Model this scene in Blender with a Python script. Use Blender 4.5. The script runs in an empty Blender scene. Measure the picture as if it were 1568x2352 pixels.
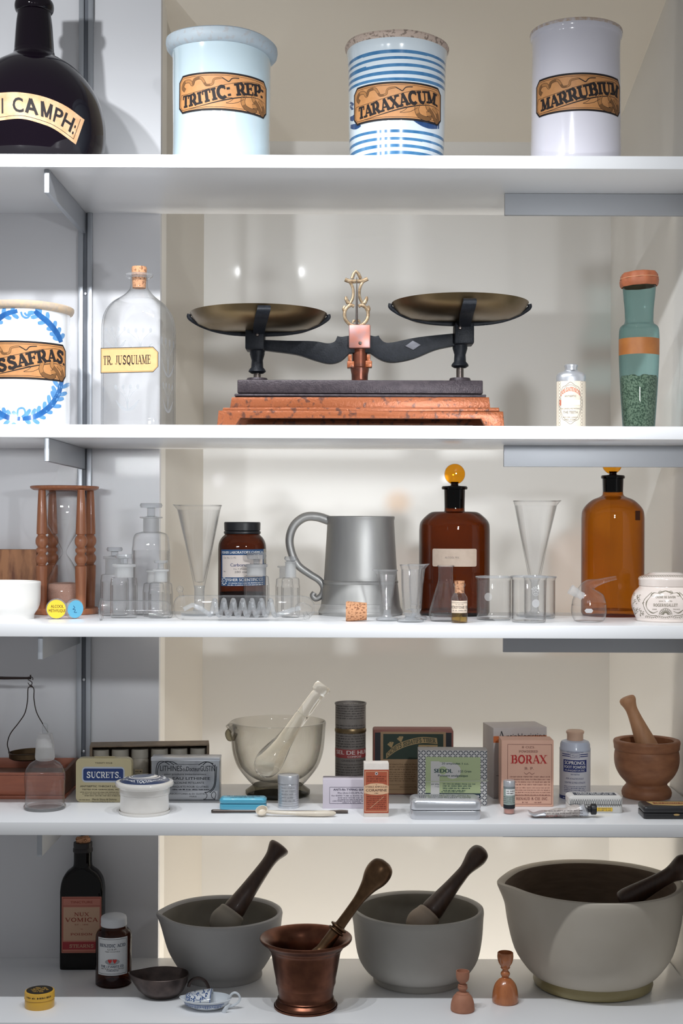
import bpy, bmesh, math, random
from mathutils import Vector, Matrix
from mathutils.geometry import tessellate_polygon

sc = bpy.context.scene
COL = sc.collection
R = math.radians

# ---------------------------------------------------------------- camera
S = 0.000625          # metres per photo pixel in the plane of the shelf fronts (y = 0)
D0 = 2.0              # distance of the lens from that plane
CX, CY = 800.0, 1205.0
ROLL = 0.0035
ZC = 1.40             # lens height
cam_d = bpy.data.cameras.new('camera')
cam = bpy.data.objects.new('camera', cam_d)
COL.objects.link(cam)
cam_d.sensor_fit = 'VERTICAL'
cam_d.sensor_height = 36.0
cam_d.lens = (D0 / S) / 2352.0 * 36.0
cam_d.shift_x = -16.0 / 2352.0
cam_d.shift_y = 29.0 / 2352.0
cam_d.clip_start = 0.05
cam.matrix_world = Matrix.Translation((0, -D0, ZC)) @ Matrix.Rotation(R(90), 4, 'X') @ Matrix.Rotation(ROLL, 4, 'Z')
sc.camera = cam

# ---------------------------------------------------------------- world, exposure
w = bpy.data.worlds.new('gallery')
sc.world = w
w.use_nodes = True
bg = w.node_tree.nodes['Background']
bg.inputs[0].default_value = (0.97, 0.98, 1.0, 1)
bg.inputs[1].default_value = 0.24
sc.view_settings.view_transform = 'Standard'
sc.view_settings.look = 'None'
sc.view_settings.exposure = 0.0
sc.view_settings.gamma = 1.0
sc.cycles.use_denoising = True
sc.cycles.transparent_max_bounces = 48
sc.cycles.max_bounces = 24
sc.cycles.transmission_bounces = 24
sc.cycles.glossy_bounces = 6
sc.cycles.caustics_reflective = False
sc.cycles.caustics_refractive = False
sc.cycles.sample_clamp_indirect = 4.0

# ---------------------------------------------------------------- lights
def spot(name, loc, to, watt, angle, blend, size, col):
    d = bpy.data.lights.new(name, 'SPOT')
    d.energy = watt; d.spot_size = R(angle); d.spot_blend = blend; d.shadow_soft_size = size; d.color = col
    o = bpy.data.objects.new(name, d); COL.objects.link(o)
    o.location = loc
    o.rotation_euler = (Vector(to) - Vector(loc)).to_track_quat('-Z', 'Y').to_euler()
    return o
def area(name, loc, to, watt, sx, sy, col, spread=180):
    d = bpy.data.lights.new(name, 'AREA')
    d.shape = 'RECTANGLE'; d.size = sx; d.size_y = sy; d.energy = watt; d.color = col; d.spread = R(spread)
    o = bpy.data.objects.new(name, d); COL.objects.link(o)
    o.location = loc
    o.rotation_euler = (Vector(to) - Vector(loc)).to_track_quat('-Z', 'Y').to_euler()
    return o
COOL = (0.94, 0.97, 1.0)
WARM = (1.0, 0.94, 0.85)
# a row of small spots high in front of the case
for lx, e in ((-0.50, 12.5), (-0.31, 12), (-0.143, 10.5), (0.15, 10)):
    spot('case_spot', (lx, -0.47, ZC + 0.72), (lx * 0.9, 0.10, ZC - 0.38), e, 150, 0.9, 0.012, COOL)
# gallery lights further out in the room, about eye height
area('gallery_light', (0.335, -0.95, ZC + 0.165), (0.03, 0.75, ZC + 0.03), 1.15, 0.06, 0.05, COOL, 66)
area('gallery_light', (-0.55, -0.95, ZC + 0.15), (-0.50, 0.30, ZC + 0.0), 0.34, 0.30, 0.05, COOL, 50)
spot('case_spot', (-0.66, -0.47, ZC + 0.80), (-0.40, 0.30, ZC + 0.66), 13, 62, 0.7, 0.012, COOL)
# unseen warm uplight added in the gap behind the shelves to brighten the niche
area('niche_fill_light', (0.1, 0.48, ZC - 1.72), (0.1, 0.60, ZC), 17.0, 0.8, 0.2, WARM)
# ---------------------------------------------------------------- colours and materials
def srgb(r, g, b):
    f = lambda c: (c / 12.92 if c <= 0.04045 else ((c + 0.055) / 1.055) ** 2.4)
    return (f(r / 255), f(g / 255), f(b / 255), 1)
MATS = {}
def N(nt, t, **kw):
    n = nt.nodes.new(t)
    for k, v in kw.items(): setattr(n, k, v)
    return n
def pm(name, rgb, rough=0.5, metal=0.0, coat=0.0, var=0.0, vscale=60.0, rgb2=None, bump=0.0, bscale=300.0, stretch=None, spec=0.5, thr=(0.35, 0.65)):
    """principled material; var mixes a second colour through noise; bump from noise"""
    if name in MATS: return MATS[name]
    m = bpy.data.materials.new(name); m.use_nodes = True; MATS[name] = m
    nt = m.node_tree; b = nt.nodes['Principled BSDF']
    c1 = srgb(*rgb)
    b.inputs['Base Color'].default_value = c1
    b.inputs['Roughness'].default_value = rough
    b.inputs['Metallic'].default_value = metal
    b.inputs['Coat Weight'].default_value = coat
    b.inputs['Coat Roughness'].default_value = 0.06
    b.inputs['Specular IOR Level'].default_value = spec
    tc = N(nt, 'ShaderNodeTexCoord'); mp = N(nt, 'ShaderNodeMapping')
    nt.links.new(tc.outputs['Object'], mp.inputs[0])
    if stretch: mp.inputs['Scale'].default_value = stretch
    if var > 0:
        no = N(nt, 'ShaderNodeTexNoise'); no.inputs['Scale'].default_value = vscale; no.inputs['Detail'].default_value = 5
        nt.links.new(mp.outputs[0], no.inputs[0])
        mr = N(nt, 'ShaderNodeMapRange'); mr.inputs[1].default_value = thr[0]; mr.inputs[2].default_value = thr[1]; mr.inputs[4].default_value = var
        nt.links.new(no.outputs[0], mr.inputs[0])
        mx = N(nt, 'ShaderNodeMix', data_type='RGBA')
        mx.inputs[6].default_value = c1
        mx.inputs[7].default_value = srgb(*(rgb2 or tuple(int(c * 0.75) for c in rgb)))
        nt.links.new(mr.outputs[0], mx.inputs[0]); nt.links.new(mx.outputs[2], b.inputs['Base Color'])
    if bump > 0:
        no2 = N(nt, 'ShaderNodeTexNoise'); no2.inputs['Scale'].default_value = bscale; no2.inputs['Detail'].default_value = 3
        nt.links.new(mp.outputs[0], no2.inputs[0])
        bp = N(nt, 'ShaderNodeBump'); bp.inputs['Strength'].default_value = bump; bp.inputs['Distance'].default_value = 0.001
        nt.links.new(no2.outputs[0], bp.inputs['Height']); nt.links.new(bp.outputs[0], b.inputs['Normal'])
    return m
def glass(name, face, edge, gloss=1.0, rough=0.02, haze=0.0, hazecol=(225, 228, 232), power=3.0):
    """blown-glass wall: tinted transparency that deepens at grazing angles, with a Fresnel-like sheen"""
    if name in MATS: return MATS[name]
    m = bpy.data.materials.new(name); m.use_nodes = True; MATS[name] = m
    nt = m.node_tree; nt.nodes.clear()
    out = N(nt, 'ShaderNodeOutputMaterial')
    lw = N(nt, 'ShaderNodeLayerWeight'); lw.inputs[0].default_value = 0.5
    pw = N(nt, 'ShaderNodeMath', operation='POWER'); pw.inputs[1].default_value = power
    nt.links.new(lw.outputs['Facing'], pw.inputs[0])
    mx = N(nt, 'ShaderNodeMix', data_type='RGBA')
    mx.inputs[6].default_value = srgb(*face); mx.inputs[7].default_value = srgb(*edge)
    nt.links.new(pw.outputs[0], mx.inputs[0])
    tr = N(nt, 'ShaderNodeBsdfTransparent'); nt.links.new(mx.outputs[2], tr.inputs[0])
    gl = N(nt, 'ShaderNodeBsdfGlossy'); gl.inputs['Roughness'].default_value = rough
    p5 = N(nt, 'ShaderNodeMath', operation='POWER'); p5.inputs[1].default_value = 4.0
    nt.links.new(lw.outputs['Facing'], p5.inputs[0])
    ma = N(nt, 'ShaderNodeMath', operation='MULTIPLY_ADD'); ma.inputs[1].default_value = 0.6 * gloss; ma.inputs[2].default_value = 0.03 * gloss
    nt.links.new(p5.outputs[0], ma.inputs[0])
    ms = N(nt, 'ShaderNodeMixShader')
    nt.links.new(ma.outputs[0], ms.inputs[0]); nt.links.new(tr.outputs[0], ms.inputs[1]); nt.links.new(gl.outputs[0], ms.inputs[2])
    last = ms
    if haze > 0:
        df = N(nt, 'ShaderNodeBsdfDiffuse'); df.inputs[0].default_value = srgb(*hazecol)
        tl = N(nt, 'ShaderNodeBsdfTranslucent'); tl.inputs[0].default_value = srgb(*hazecol)
        ad = N(nt, 'ShaderNodeMixShader'); ad.inputs[0].default_value = 0.5
        nt.links.new(df.outputs[0], ad.inputs[1]); nt.links.new(tl.outputs[0], ad.inputs[2])
        m2 = N(nt, 'ShaderNodeMixShader'); m2.inputs[0].default_value = haze
        nt.links.new(ms.outputs[0], m2.inputs[1]); nt.links.new(ad.outputs[0], m2.inputs[2]); last = m2
    nt.links.new(last.outputs[0], out.inputs[0])
    return m
def solidglass(name, rgb, rough=0.0, ior=1.46):
    if name in MATS: return MATS[name]
    m = bpy.data.materials.new(name); m.use_nodes = True; MATS[name] = m
    b = m.node_tree.nodes['Principled BSDF']
    b.inputs['Base Color'].default_value = srgb(*rgb); b.inputs['Roughness'].default_value = rough
    b.inputs['Transmission Weight'].default_value = 1.0; b.inputs['IOR'].default_value = ior
    return m
def ink(name, rgb, rough=0.6): return pm(name, rgb, rough, spec=0.25)

WHITE = pm('white_laminate', (238, 239, 241), 0.32, coat=0.25)
PANEL = pm('panel_paint', (214, 214, 217), 0.4, coat=0.08)
NICHE = pm('niche_paint', (226, 224, 220), 0.5, coat=0.05)
SIDEP = pm('side_paint', (206, 200, 190), 0.5)
TRIMP = pm('trim_paint', (238, 234, 226), 0.35)
CEILP = pm('ceiling_paint', (196, 190, 180), 0.7)
ALU = pm('satin_aluminium', (176, 180, 186), 0.42, 0.75)
ALUBAR = pm('grey_bar', (178, 181, 186), 0.55, 0.2)
DARKSLOT = pm('dark_slot', (104, 108, 116), 0.6)
CLEAR = glass('clear_glass', (255, 255, 255), (158, 160, 161), power=4.0, haze=0.018, hazecol=(250, 250, 250), gloss=1.4)
CLEARF = glass('thin_clear_glass', (255, 255, 255), (196, 198, 200), power=5, haze=0.025, hazecol=(250, 250, 250))
CLEARR = glass('clear_rim', (244, 246, 248), (168, 172, 176), power=3, gloss=2.2, rough=0.05, haze=0.2, hazecol=(246, 246, 246))
FROST = glass('ground_glass', (250, 250, 250), (222, 222, 222), gloss=0.5, rough=0.25, haze=0.4, hazecol=(240, 240, 239))
ETCH = glass('etched_glass', (240, 242, 244), (220, 222, 226), gloss=0.4, rough=0.3, haze=0.34)
AMBER = glass('dark_amber_glass', (162, 106, 56), (64, 30, 14), power=2.0)
AMBER2 = glass('amber_glass', (220, 168, 84), (128, 72, 26), power=2.0)
AMBERN = glass('amber_neck', (92, 46, 22), (30, 14, 8), power=1.5)
AMBERY = glass('amber_yellow', (250, 204, 70), (180, 110, 14), power=2.0, gloss=1.5)
AMBERJ = glass('amber_jar', (150, 100, 66), (50, 24, 12), power=1.8)
AMBERK = glass('amber_black', (84, 38, 22), (18, 8, 6), power=1.4)
TEAL = glass('teal_glass', (210, 236, 237), (118, 166, 168), power=2.0)
BLACKG = pm('black_violet_glass', (14, 7, 16), 0.05, spec=0.35)
LIQ = glass('pale_yellow_liquid', (236, 214, 150), (200, 160, 90), gloss=0.5)
CORK = pm('cork', (198, 146, 108), 0.85, var=0.9, vscale=350, rgb2=(120, 74, 48), bump=0.3, bscale=500, thr=(0.52, 0.62))
PEWTER = pm('pewter', (176, 175, 172), 0.5, 0.75, var=0.5, vscale=45, rgb2=(150, 150, 150), stretch=(1, 1, 0.15))
BRASS = pm('aged_brass', (120, 103, 78), 0.36, 0.95, var=0.6, vscale=30, rgb2=(104, 86, 56))
GILT = pm('gilt_brass', (184, 164, 136), 0.45, 0.7, var=0.8, vscale=180, rgb2=(128, 98, 66), bump=0.4, bscale=350)
IRON = pm('black_iron', (27, 30, 36), 0.5, 0.1, var=0.6, vscale=220, rgb2=(16, 18, 22), bump=0.4, bscale=420, spec=0.22)
IRON2 = pm('dark_base_paint', (66, 58, 62), 0.42, 0.3, var=0.6, vscale=180, rgb2=(42, 36, 42), bump=0.5, bscale=420, spec=0.3)
COPPERP = pm('copper_paint', (146, 80, 44), 0.36, 0.3, var=0.9, vscale=120, rgb2=(80, 48, 38), bump=0.4, bscale=350, thr=(0.55, 0.66))
COPPERB = pm('copper_block', (170, 112, 98), 0.4, 0.5, var=0.6, vscale=90, rgb2=(140, 120, 124))
STEEL = pm('tin_silver', (206, 208, 213), 0.3, 0.65, bump=0.1, bscale=260)
DARKSTEEL = pm('dark_steel', (96, 88, 84), 0.35, 0.9)
WIRE = pm('dark_wire', (52, 42, 40), 0.4, 0.7)
# ---------------------------------------------------------------- photo pixels to places
SH = {1: 356.0, 2: 977.0, 3: 1435.0, 4: 1891.0, 5: 2351.0}     # top front edge of each board, in the y = 0 plane
THICK = 30 * S
def unroll(px, py):
    dx, dy = px - CX, py - CY
    return CX + dx + dy * ROLL, CY + dy - dx * ROLL
def kk(y): return S * (D0 + y) / D0
def pt(px, py, y):
    u, v = unroll(px, py); k = kk(y)
    return Vector(((u - CX) * k, y, ZC + (CY - v) * k))
def zs(n): return ZC + (CY - SH[n]) * S
def ydep(n, px, py):
    """depth at which something touches board n, from the pixel where it touches"""
    return D0 * ((SH[n] - CY) / (unroll(px, py)[1] - CY) - 1)

# ---------------------------------------------------------------- geometry: each returns (verts, faces)
def lathe(prof, seg=56, tf=None, closed=False):
    """revolve (r, z) points; r = 0 makes a pole; tf(x, y, z, phi) may deform"""
    V, F = [], []; rings = []
    for r, z in prof:
        if r < 1e-6:
            V.append(tf(0, 0, z, 0) if tf else (0, 0, z)); rings.append([len(V) - 1])
        else:
            ids = []
            for i in range(seg):
                a = 2 * math.pi * i / seg
                x, y = r * math.sin(a), -r * math.cos(a)
                V.append(tf(x, y, z, a) if tf else (x, y, z)); ids.append(len(V) - 1)
            rings.append(ids)
    pairs = list(zip(rings, rings[1:]))
    if closed: pairs.append((rings[-1], rings[0]))
    for A, B in pairs:
        if len(A) == 1 and len(B) == 1: continue
        for i in range(seg):
            j = (i + 1) % seg
            if len(A) == 1: F.append((A[0], B[j], B[i]))
            elif len(B) == 1: F.append((A[i], A[j], B[0]))
            else: F.append((A[i], A[j], B[j], B[i]))
    return V, F
def cr(P, n=5):
    """Catmull-Rom through points of any dimension"""
    P = [tuple(p) for p in P]; out = []
    Q = [tuple(2 * a - b for a, b in zip(P[0], P[1]))] + P + [tuple(2 * a - b for a, b in zip(P[-1], P[-2]))]
    for i in range(1, len(Q) - 2):
        p0, p1, p2, p3 = Q[i - 1:i + 3]
        for j in range(n):
            t = j / n
            out.append(tuple(0.5 * (2 * b + (c - a) * t + (2 * a - 5 * b + 4 * c - d) * t * t + (3 * b - a - 3 * c + d) * t ** 3)
                             for a, b, c, d in zip(p0, p1, p2, p3)))
    out.append(P[-1]); return out
def tube(path, rad, seg=10, closed=False, flat=None):
    """sweep a circle along points; rad is one radius or one per point; flat = (normal, factor) squashes it"""
    P = [Vector(p) for p in path]; n = len(P)
    rs = rad if isinstance(rad, (list, tuple)) else [rad] * n
    V, F = [], []; up = None
    for i in range(n):
        if closed: d = P[(i + 1) % n] - P[i - 1]
        else: d = P[min(i + 1, n - 1)] - P[max(i - 1, 0)]
        d.normalize()
        if up is None:
            up = Vector((0, 1, 0)) if abs(d.y) < 0.9 else Vector((0, 0, 1))
        up = (up - d * up.dot(d)).normalized()
        s = d.cross(up)
        for j in range(seg):
            a = 2 * math.pi * j / seg
            f = flat or 1.0
            V.append(tuple(P[i] + up * (math.cos(a) * rs[i] * f) + s * (math.sin(a) * rs[i])))
    for i in range(n if closed else n - 1):
        k = (i + 1) % n
        for j in range(seg):
            l = (j + 1) % seg
            F.append((i * seg + j, i * seg + l, k * seg + l, k * seg + j))
    if not closed:
        F.append(tuple(range(seg))[::-1]); F.append(tuple((n - 1) * seg + j for j in range(seg)))
    return V, F
def rbox(c, s, bev=0.0, seg=2, tf=None):
    bm = bmesh.new(); bmesh.ops.create_cube(bm, size=1.0)
    for v in bm.verts: v.co = Vector((v.co.x * s[0] + c[0], v.co.y * s[1] + c[1], v.co.z * s[2] + c[2]))
    if bev > 0: bmesh.ops.bevel(bm, geom=list(bm.edges), offset=bev, segments=seg, profile=0.5, affect='EDGES')
    V = [tuple(tf(v.co)) if tf else tuple(v.co) for v in bm.verts]; F = [tuple(v.index for v in f.verts) for f in bm.faces]
    bm.free(); return V, F
def prism(poly, y0, y1, bev=0.0):
    """extrude an outline given in (x, z) from y0 to y1"""
    bm = bmesh.new()
    a = [bm.verts.new((x, y0, z)) for x, z in poly]
    f = bm.faces.new(a)
    r = bmesh.ops.extrude_face_region(bm, geom=[f])
    for g in r['geom']:
        if isinstance(g, bmesh.types.BMVert): g.co.y = y1
    bmesh.ops.recalc_face_normals(bm, faces=bm.faces)
    if bev > 0:
        bmesh.ops.bevel(bm, geom=[e for e in bm.edges if abs(e.verts[0].co.y - e.verts[1].co.y) < 1e-7], offset=bev, segments=2, profile=0.5, affect='EDGES')
    bmesh.ops.triangulate(bm, faces=[f for f in bm.faces if len(f.verts) > 4])
    bm.verts.index_update()
    V = [tuple(v.co) for v in bm.verts]; F = [tuple(v.index for v in f.verts) for f in bm.faces]
    bm.free(); return V, F
def slab(poly, z0, z1, bev=0.0):
    """extrude an outline given in (x, y) upward"""
    V, F = prism(poly, z0, z1, bev)
    return [(x, z, y) for x, y, z in V], F
def rrect(wd, ht, r, n=5):
    pts = []
    for cx, cy, a0 in ((wd / 2 - r, ht / 2 - r, 0), (-wd / 2 + r, ht / 2 - r, 90), (-wd / 2 + r, -ht / 2 + r, 180), (wd / 2 - r, -ht / 2 + r, 270)):
        for i in range(n + 1):
            a = R(a0 + 90 * i / n); pts.append((cx + r * math.cos(a), cy + r * math.sin(a)))
    return pts
def move(g, off=(0, 0, 0), rot=None):
    M = Matrix.Translation(off)
    if rot is not None: M = M @ rot
    return [tuple(M @ Vector(v)) for v in g[0]], g[1]
def join(*gs):
    V, F = [], []
    for g in gs:
        o = len(V); V += list(g[0]); F += [tuple(i + o for i in f) for f in g[1]]
    return V, F
def ring(r, z, t, seg=56, n=8, tf=None):
    return lathe([(r + t * math.cos(2 * math.pi * i / n), z + t * math.sin(2 * math.pi * i / n)) for i in range(n)], seg, tf, closed=True)
def align(d):
    """rotation taking +Z to direction d"""
    return Vector(d).to_track_quat('Z', 'Y').to_matrix().to_4x4()

# ---------------------------------------------------------------- objects
def mk(name, geo, mats, parent=None, angle=38, midx=None):
    me = bpy.data.meshes.new(name); me.from_pydata(geo[0], [], geo[1])
    for m in (mats if isinstance(mats, (list, tuple)) else [mats]): me.materials.append(m)
    if midx: me.polygons.foreach_set('material_index', midx)
    me.polygons.foreach_set('use_smooth', [True] * len(me.polygons))
    me.update(); me.set_sharp_from_angle(angle=R(angle))
    o = bpy.data.objects.new(name, me); COL.objects.link(o)
    if parent: o.parent = parent
    return o
def recalc(o):
    bm = bmesh.new(); bm.from_mesh(o.data); bmesh.ops.recalc_face_normals(bm, faces=bm.faces); bm.to_mesh(o.data); bm.free()
class T:
    """a thing: built at an axis pixel px (near height py), depth y, standing on board sh"""
    def __init__(s, name, label, cat, px, py, y, sh, rz=0.0, group=None):
        s.name, s.label, s.cat, s.group = name, label, cat, group
        s.px, s.py, s.y, s.sh, s.rz = px, py, y, sh, rz
        s.k = kk(y); s.z0 = zs(sh)
        p = pt(px, py, y); s.loc = Vector((p.x, y, s.z0)); s.o = None
        s.view = math.atan2(-p.x, D0 + y)      # heading of the lens as seen from the axis
    def _tag(s, o):
        s.o = o; o.location = s.loc; o.rotation_euler = (0, 0, s.rz)
        o['label'] = s.label; o['category'] = s.cat
        if s.group: o['group'] = s.group
    def z(s, py): return max(0.0, pt(s.px, py, s.y).z - s.z0)
    def zf(s, py, dy): return pt(s.px, py, s.y + dy).z - s.z0
    def pr(s, pts, n=0):
        q = cr(pts, n) if n else pts
        return [(max(0, a) * s.k, s.z(b)) for a, b in q]
    def P(s, px, py, dy=0.0):
        v = pt(px, py, s.y + dy) - s.loc
        return Matrix.Rotation(-s.rz, 3, 'Z') @ v
    def add(s, part, geo, mats, parent=None, angle=38, midx=None):
        if part is None:
            o = mk(s.name, geo, mats, None, angle, midx); s._tag(o)
            return o
        if s.o is None:
            e = bpy.data.objects.new(s.name, None); e.empty_display_size = 0.02; COL.objects.link(e); s._tag(e)
        return mk(part, geo, mats, parent or s.o, angle, midx)
class Box(T):
    """an upright box whose front face covers the pixel rectangle"""
    def __init__(s, name, label, cat, x0, x1, yt, yb, yf, d, sh, rz=0.0):
        T.__init__(s, name, label, cat, (x0 + x1) / 2, (yt + yb) / 2, yf + d / 2, sh, rz)
        s.kf = kk(yf); s.W = (x1 - x0) * s.kf; s.H = (yb - yt) * s.kf; s.d = d
        s.loc.x = pt((x0 + x1) / 2, (yt + yb) / 2, yf).x
    def body(s, part, mat, bev=0.0006, **k):
        return s.add(part, rbox((0, 0, s.H / 2), (s.W, s.d, s.H), bev), mat, **k)
    def front(s, tilt=0.0):
        return lambda u, v, h: (u * s.kf, -s.d / 2 - h, s.H / 2 + v * s.kf)

# ---------------------------------------------------------------- lettering
def arc(cx, cy, rx, ry, a0, a1, n=12):
    return [(cx + rx * math.cos(R(a0 + (a1 - a0) * i / n)), cy + ry * math.sin(R(a0 + (a1 - a0) * i / n))) for i in range(n + 1)]
SP = [(.7, .76), (.6, .91), (.43, .96), (.25, .89), (.2, .74), (.28, .6), (.46, .51), (.63, .4), (.69, .25), (.61, .1), (.42, .04), (.24, .09), (.14, .24)]
_P = [('T', [(.2, 0), (.2, 1)]), ('n', [(.2, .95), (.45, .95)]), ('n', [(.2, .43), (.45, .43)]), ('T', arc(.45, .69, .2, .26, 90, -90))]
_E = [('T', [(.2, 0), (.2, 1)]), ('n', [(.2, .95), (.7, .95)]), ('n', [(.2, .52), (.55, .52)]), ('n', [(.67, 1), (.67, .72)]), ('n', [(.54, .66), (.54, .38)])]
GL = {   # advance, strokes (T thick, n thin), serifs
 'A': (.86, [('n', [(.1, 0), (.43, 1)]), ('T', [(.41, 1), (.76, 0)]), ('n', [(.22, .32), (.66, .32)])], [(.1, 0), (.76, 0)]),
 'B': (.82, [('T', [(.2, 0), (.2, 1)]), ('n', [(.2, .95), (.45, .95)]), ('n', [(.2, .52), (.48, .52)]), ('n', [(.2, .05), (.48, .05)]), ('T', arc(.45, .735, .18, .215, 90, -90)), ('T', arc(.48, .285, .22, .235, 90, -90))], [(.13, 0), (.13, 1)]),
 'C': (.86, [('T', arc(.47, .5, .34, .46, 48, 312, 20)), ('n', [(.73, .98), (.73, .68)])], []),
 'D': (.88, [('T', [(.2, 0), (.2, 1)]), ('n', [(.2, .95), (.4, .95)]), ('n', [(.2, .05), (.4, .05)]), ('T', arc(.4, .5, .34, .45, 90, -90))], [(.13, 0), (.13, 1)]),
 'E': (.8, _E + [('n', [(.2, .05), (.7, .05)]), ('n', [(.67, 0), (.67, .28)])], [(.13, 0), (.13, 1)]),
 'F': (.76, _E, [(.2, 0), (.13, 1)]),
 'G': (.92, [('T', arc(.47, .5, .34, .46, 48, 300, 20)), ('n', [(.73, .98), (.73, .68)]), ('T', [(.74, .42), (.74, .04)]), ('n', [(.52, .42), (.9, .42)])], []),
 'H': (.94, [('T', [(.2, 0), (.2, 1)]), ('T', [(.74, 0), (.74, 1)]), ('n', [(.2, .51), (.74, .51)])], [(.2, 0), (.2, 1), (.74, 0), (.74, 1)]),
 'I': (.46, [('T', [(.23, 0), (.23, 1)])], [(.23, 0), (.23, 1)]),
 'J': (.62, [('T', [(.42, 1), (.42, .22)]), ('n', arc(.25, .22, .17, .18, 0, -170))], [(.42, 1)]),
 'K': (.9, [('T', [(.2, 0), (.2, 1)]), ('n', [(.72, 1), (.24, .44)]), ('T', [(.38, .56), (.76, 0)])], [(.18, 0), (.18, 1), (.72, 1), (.76, 0)]),
 'L': (.78, [('T', [(.2, 0), (.2, 1)]), ('n', [(.2, .05), (.7, .05)]), ('n', [(.68, 0), (.68, .32)])], [(.2, 1), (.13, 0)]),
 'M': (1.1, [('n', [(.18, 0), (.18, 1)]), ('T', [(.2, 1), (.52, .06)]), ('n', [(.52, .06), (.86, 1)]), ('T', [(.88, 0), (.88, 1)])], [(.16, 0), (.88, 0), (.12, 1), (.92, 1)]),
 'N': (.92, [('n', [(.18, 0), (.18, 1)]), ('T', [(.18, 1), (.74, 0)]), ('n', [(.74, 0), (.74, 1)])], [(.16, 0), (.12, 1), (.74, 1)]),
 'O': (.94, [('T', arc(.47, .5, .34, .45, 90, 450, 26))], []),
 'P': (.78, _P, [(.2, 0), (.13, 1)]),
 'Q': (.94, [('T', arc(.47, .5, .34, .45, 90, 450, 26)), ('T', [(.46, .2), (.74, -.14)])], []),
 'R': (.88, _P + [('T', [(.45, .43), (.74, 0)])], [(.18, 0), (.13, 1), (.78, 0)]),
 'S': (.84, [('T', SP), ('n', [(.7, .98), (.7, .7)]), ('n', [(.15, .02), (.15, .3)])], []),
 'T': (.84, [('T', [(.42, 0), (.42, 1)]), ('n', [(.06, .95), (.78, .95)]), ('n', [(.09, 1), (.09, .68)]), ('n', [(.75, 1), (.75, .68)])], [(.42, 0)]),
 'U': (.94, [('T', [(.2, 1), (.2, .32)] + arc(.47, .32, .27, .28, 190, 300, 8)), ('n', arc(.47, .32, .27, .28, 300, 350, 4) + [(.74, .32), (.74, 1)])], [(.2, 1), (.74, 1)]),
 'V': (.86, [('T', [(.1, 1), (.43, 0)]), ('n', [(.43, 0), (.76, 1)])], [(.1, 1), (.76, 1)]),
 'W': (1.1, [('T', [(.1, 1), (.34, 0)]), ('n', [(.34, 0), (.56, .92)]), ('T', [(.54, .92), (.78, 0)]), ('n', [(.78, 0), (1.0, 1)])], [(.1, 1), (1.0, 1)]),
 'X': (.86, [('T', [(.12, 1), (.74, 0)]), ('n', [(.12, 0), (.74, 1)])], [(.12, 0), (.12, 1), (.74, 0), (.74, 1)]),
 'Y': (.86, [('T', [(.1, 1), (.43, .44)]), ('n', [(.76, 1), (.43, .44)]), ('T', [(.43, .48), (.43, 0)])], [(.1, 1), (.76, 1), (.43, 0)]),
 'Z': (.8, [('n', [(.1, .95), (.7, .95)]), ('T', [(.68, 1), (.12, 0)]), ('n', [(.1, .05), (.72, .05)]), ('n', [(.7, 0), (.7, .3)])], []),
 '.': (.36, [('T', [(.16, 0), (.16, .16)])], []), ',': (.36, [('n', [(.2, .12), (.1, -.16)])], []),
 ':': (.36, [('T', [(.16, .08), (.16, .26)]), ('T', [(.16, .6), (.16, .78)])], []),
 '&': (.95, [('T', [(.86, 0), (.3, .72)] + arc(.45, .8, .17, .16, 200, -20, 8) + [(.3, .5)]), ('n', arc(.4, .27, .27, .25, 100, 330, 12) + [(.82, .5)])], []),
 '-': (.5, [('n', [(.1, .45), (.4, .45)])], []), ' ': (.42, [], []),
}
_txt = {}
def flat_text(s, bold):
    key = (s, bold)
    if key not in _txt:
        cu = bpy.data.curves.new('t', 'FONT'); cu.body = s; cu.size = 1.0; cu.offset = bold; cu.resolution_u = 3
        ob = bpy.data.objects.new('t', cu); COL.objects.link(ob)
        dg = bpy.context.evaluated_depsgraph_get(); dg.update()
        me = bpy.data.meshes.new_from_object(ob.evaluated_get(dg))
        _txt[key] = ([(v.co.x, v.co.y) for v in me.vertices], [tuple(p.vertices) for p in me.polygons])
        bpy.data.objects.remove(ob); bpy.data.curves.remove(cu); bpy.data.meshes.remove(me)
    return _txt[key]
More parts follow.
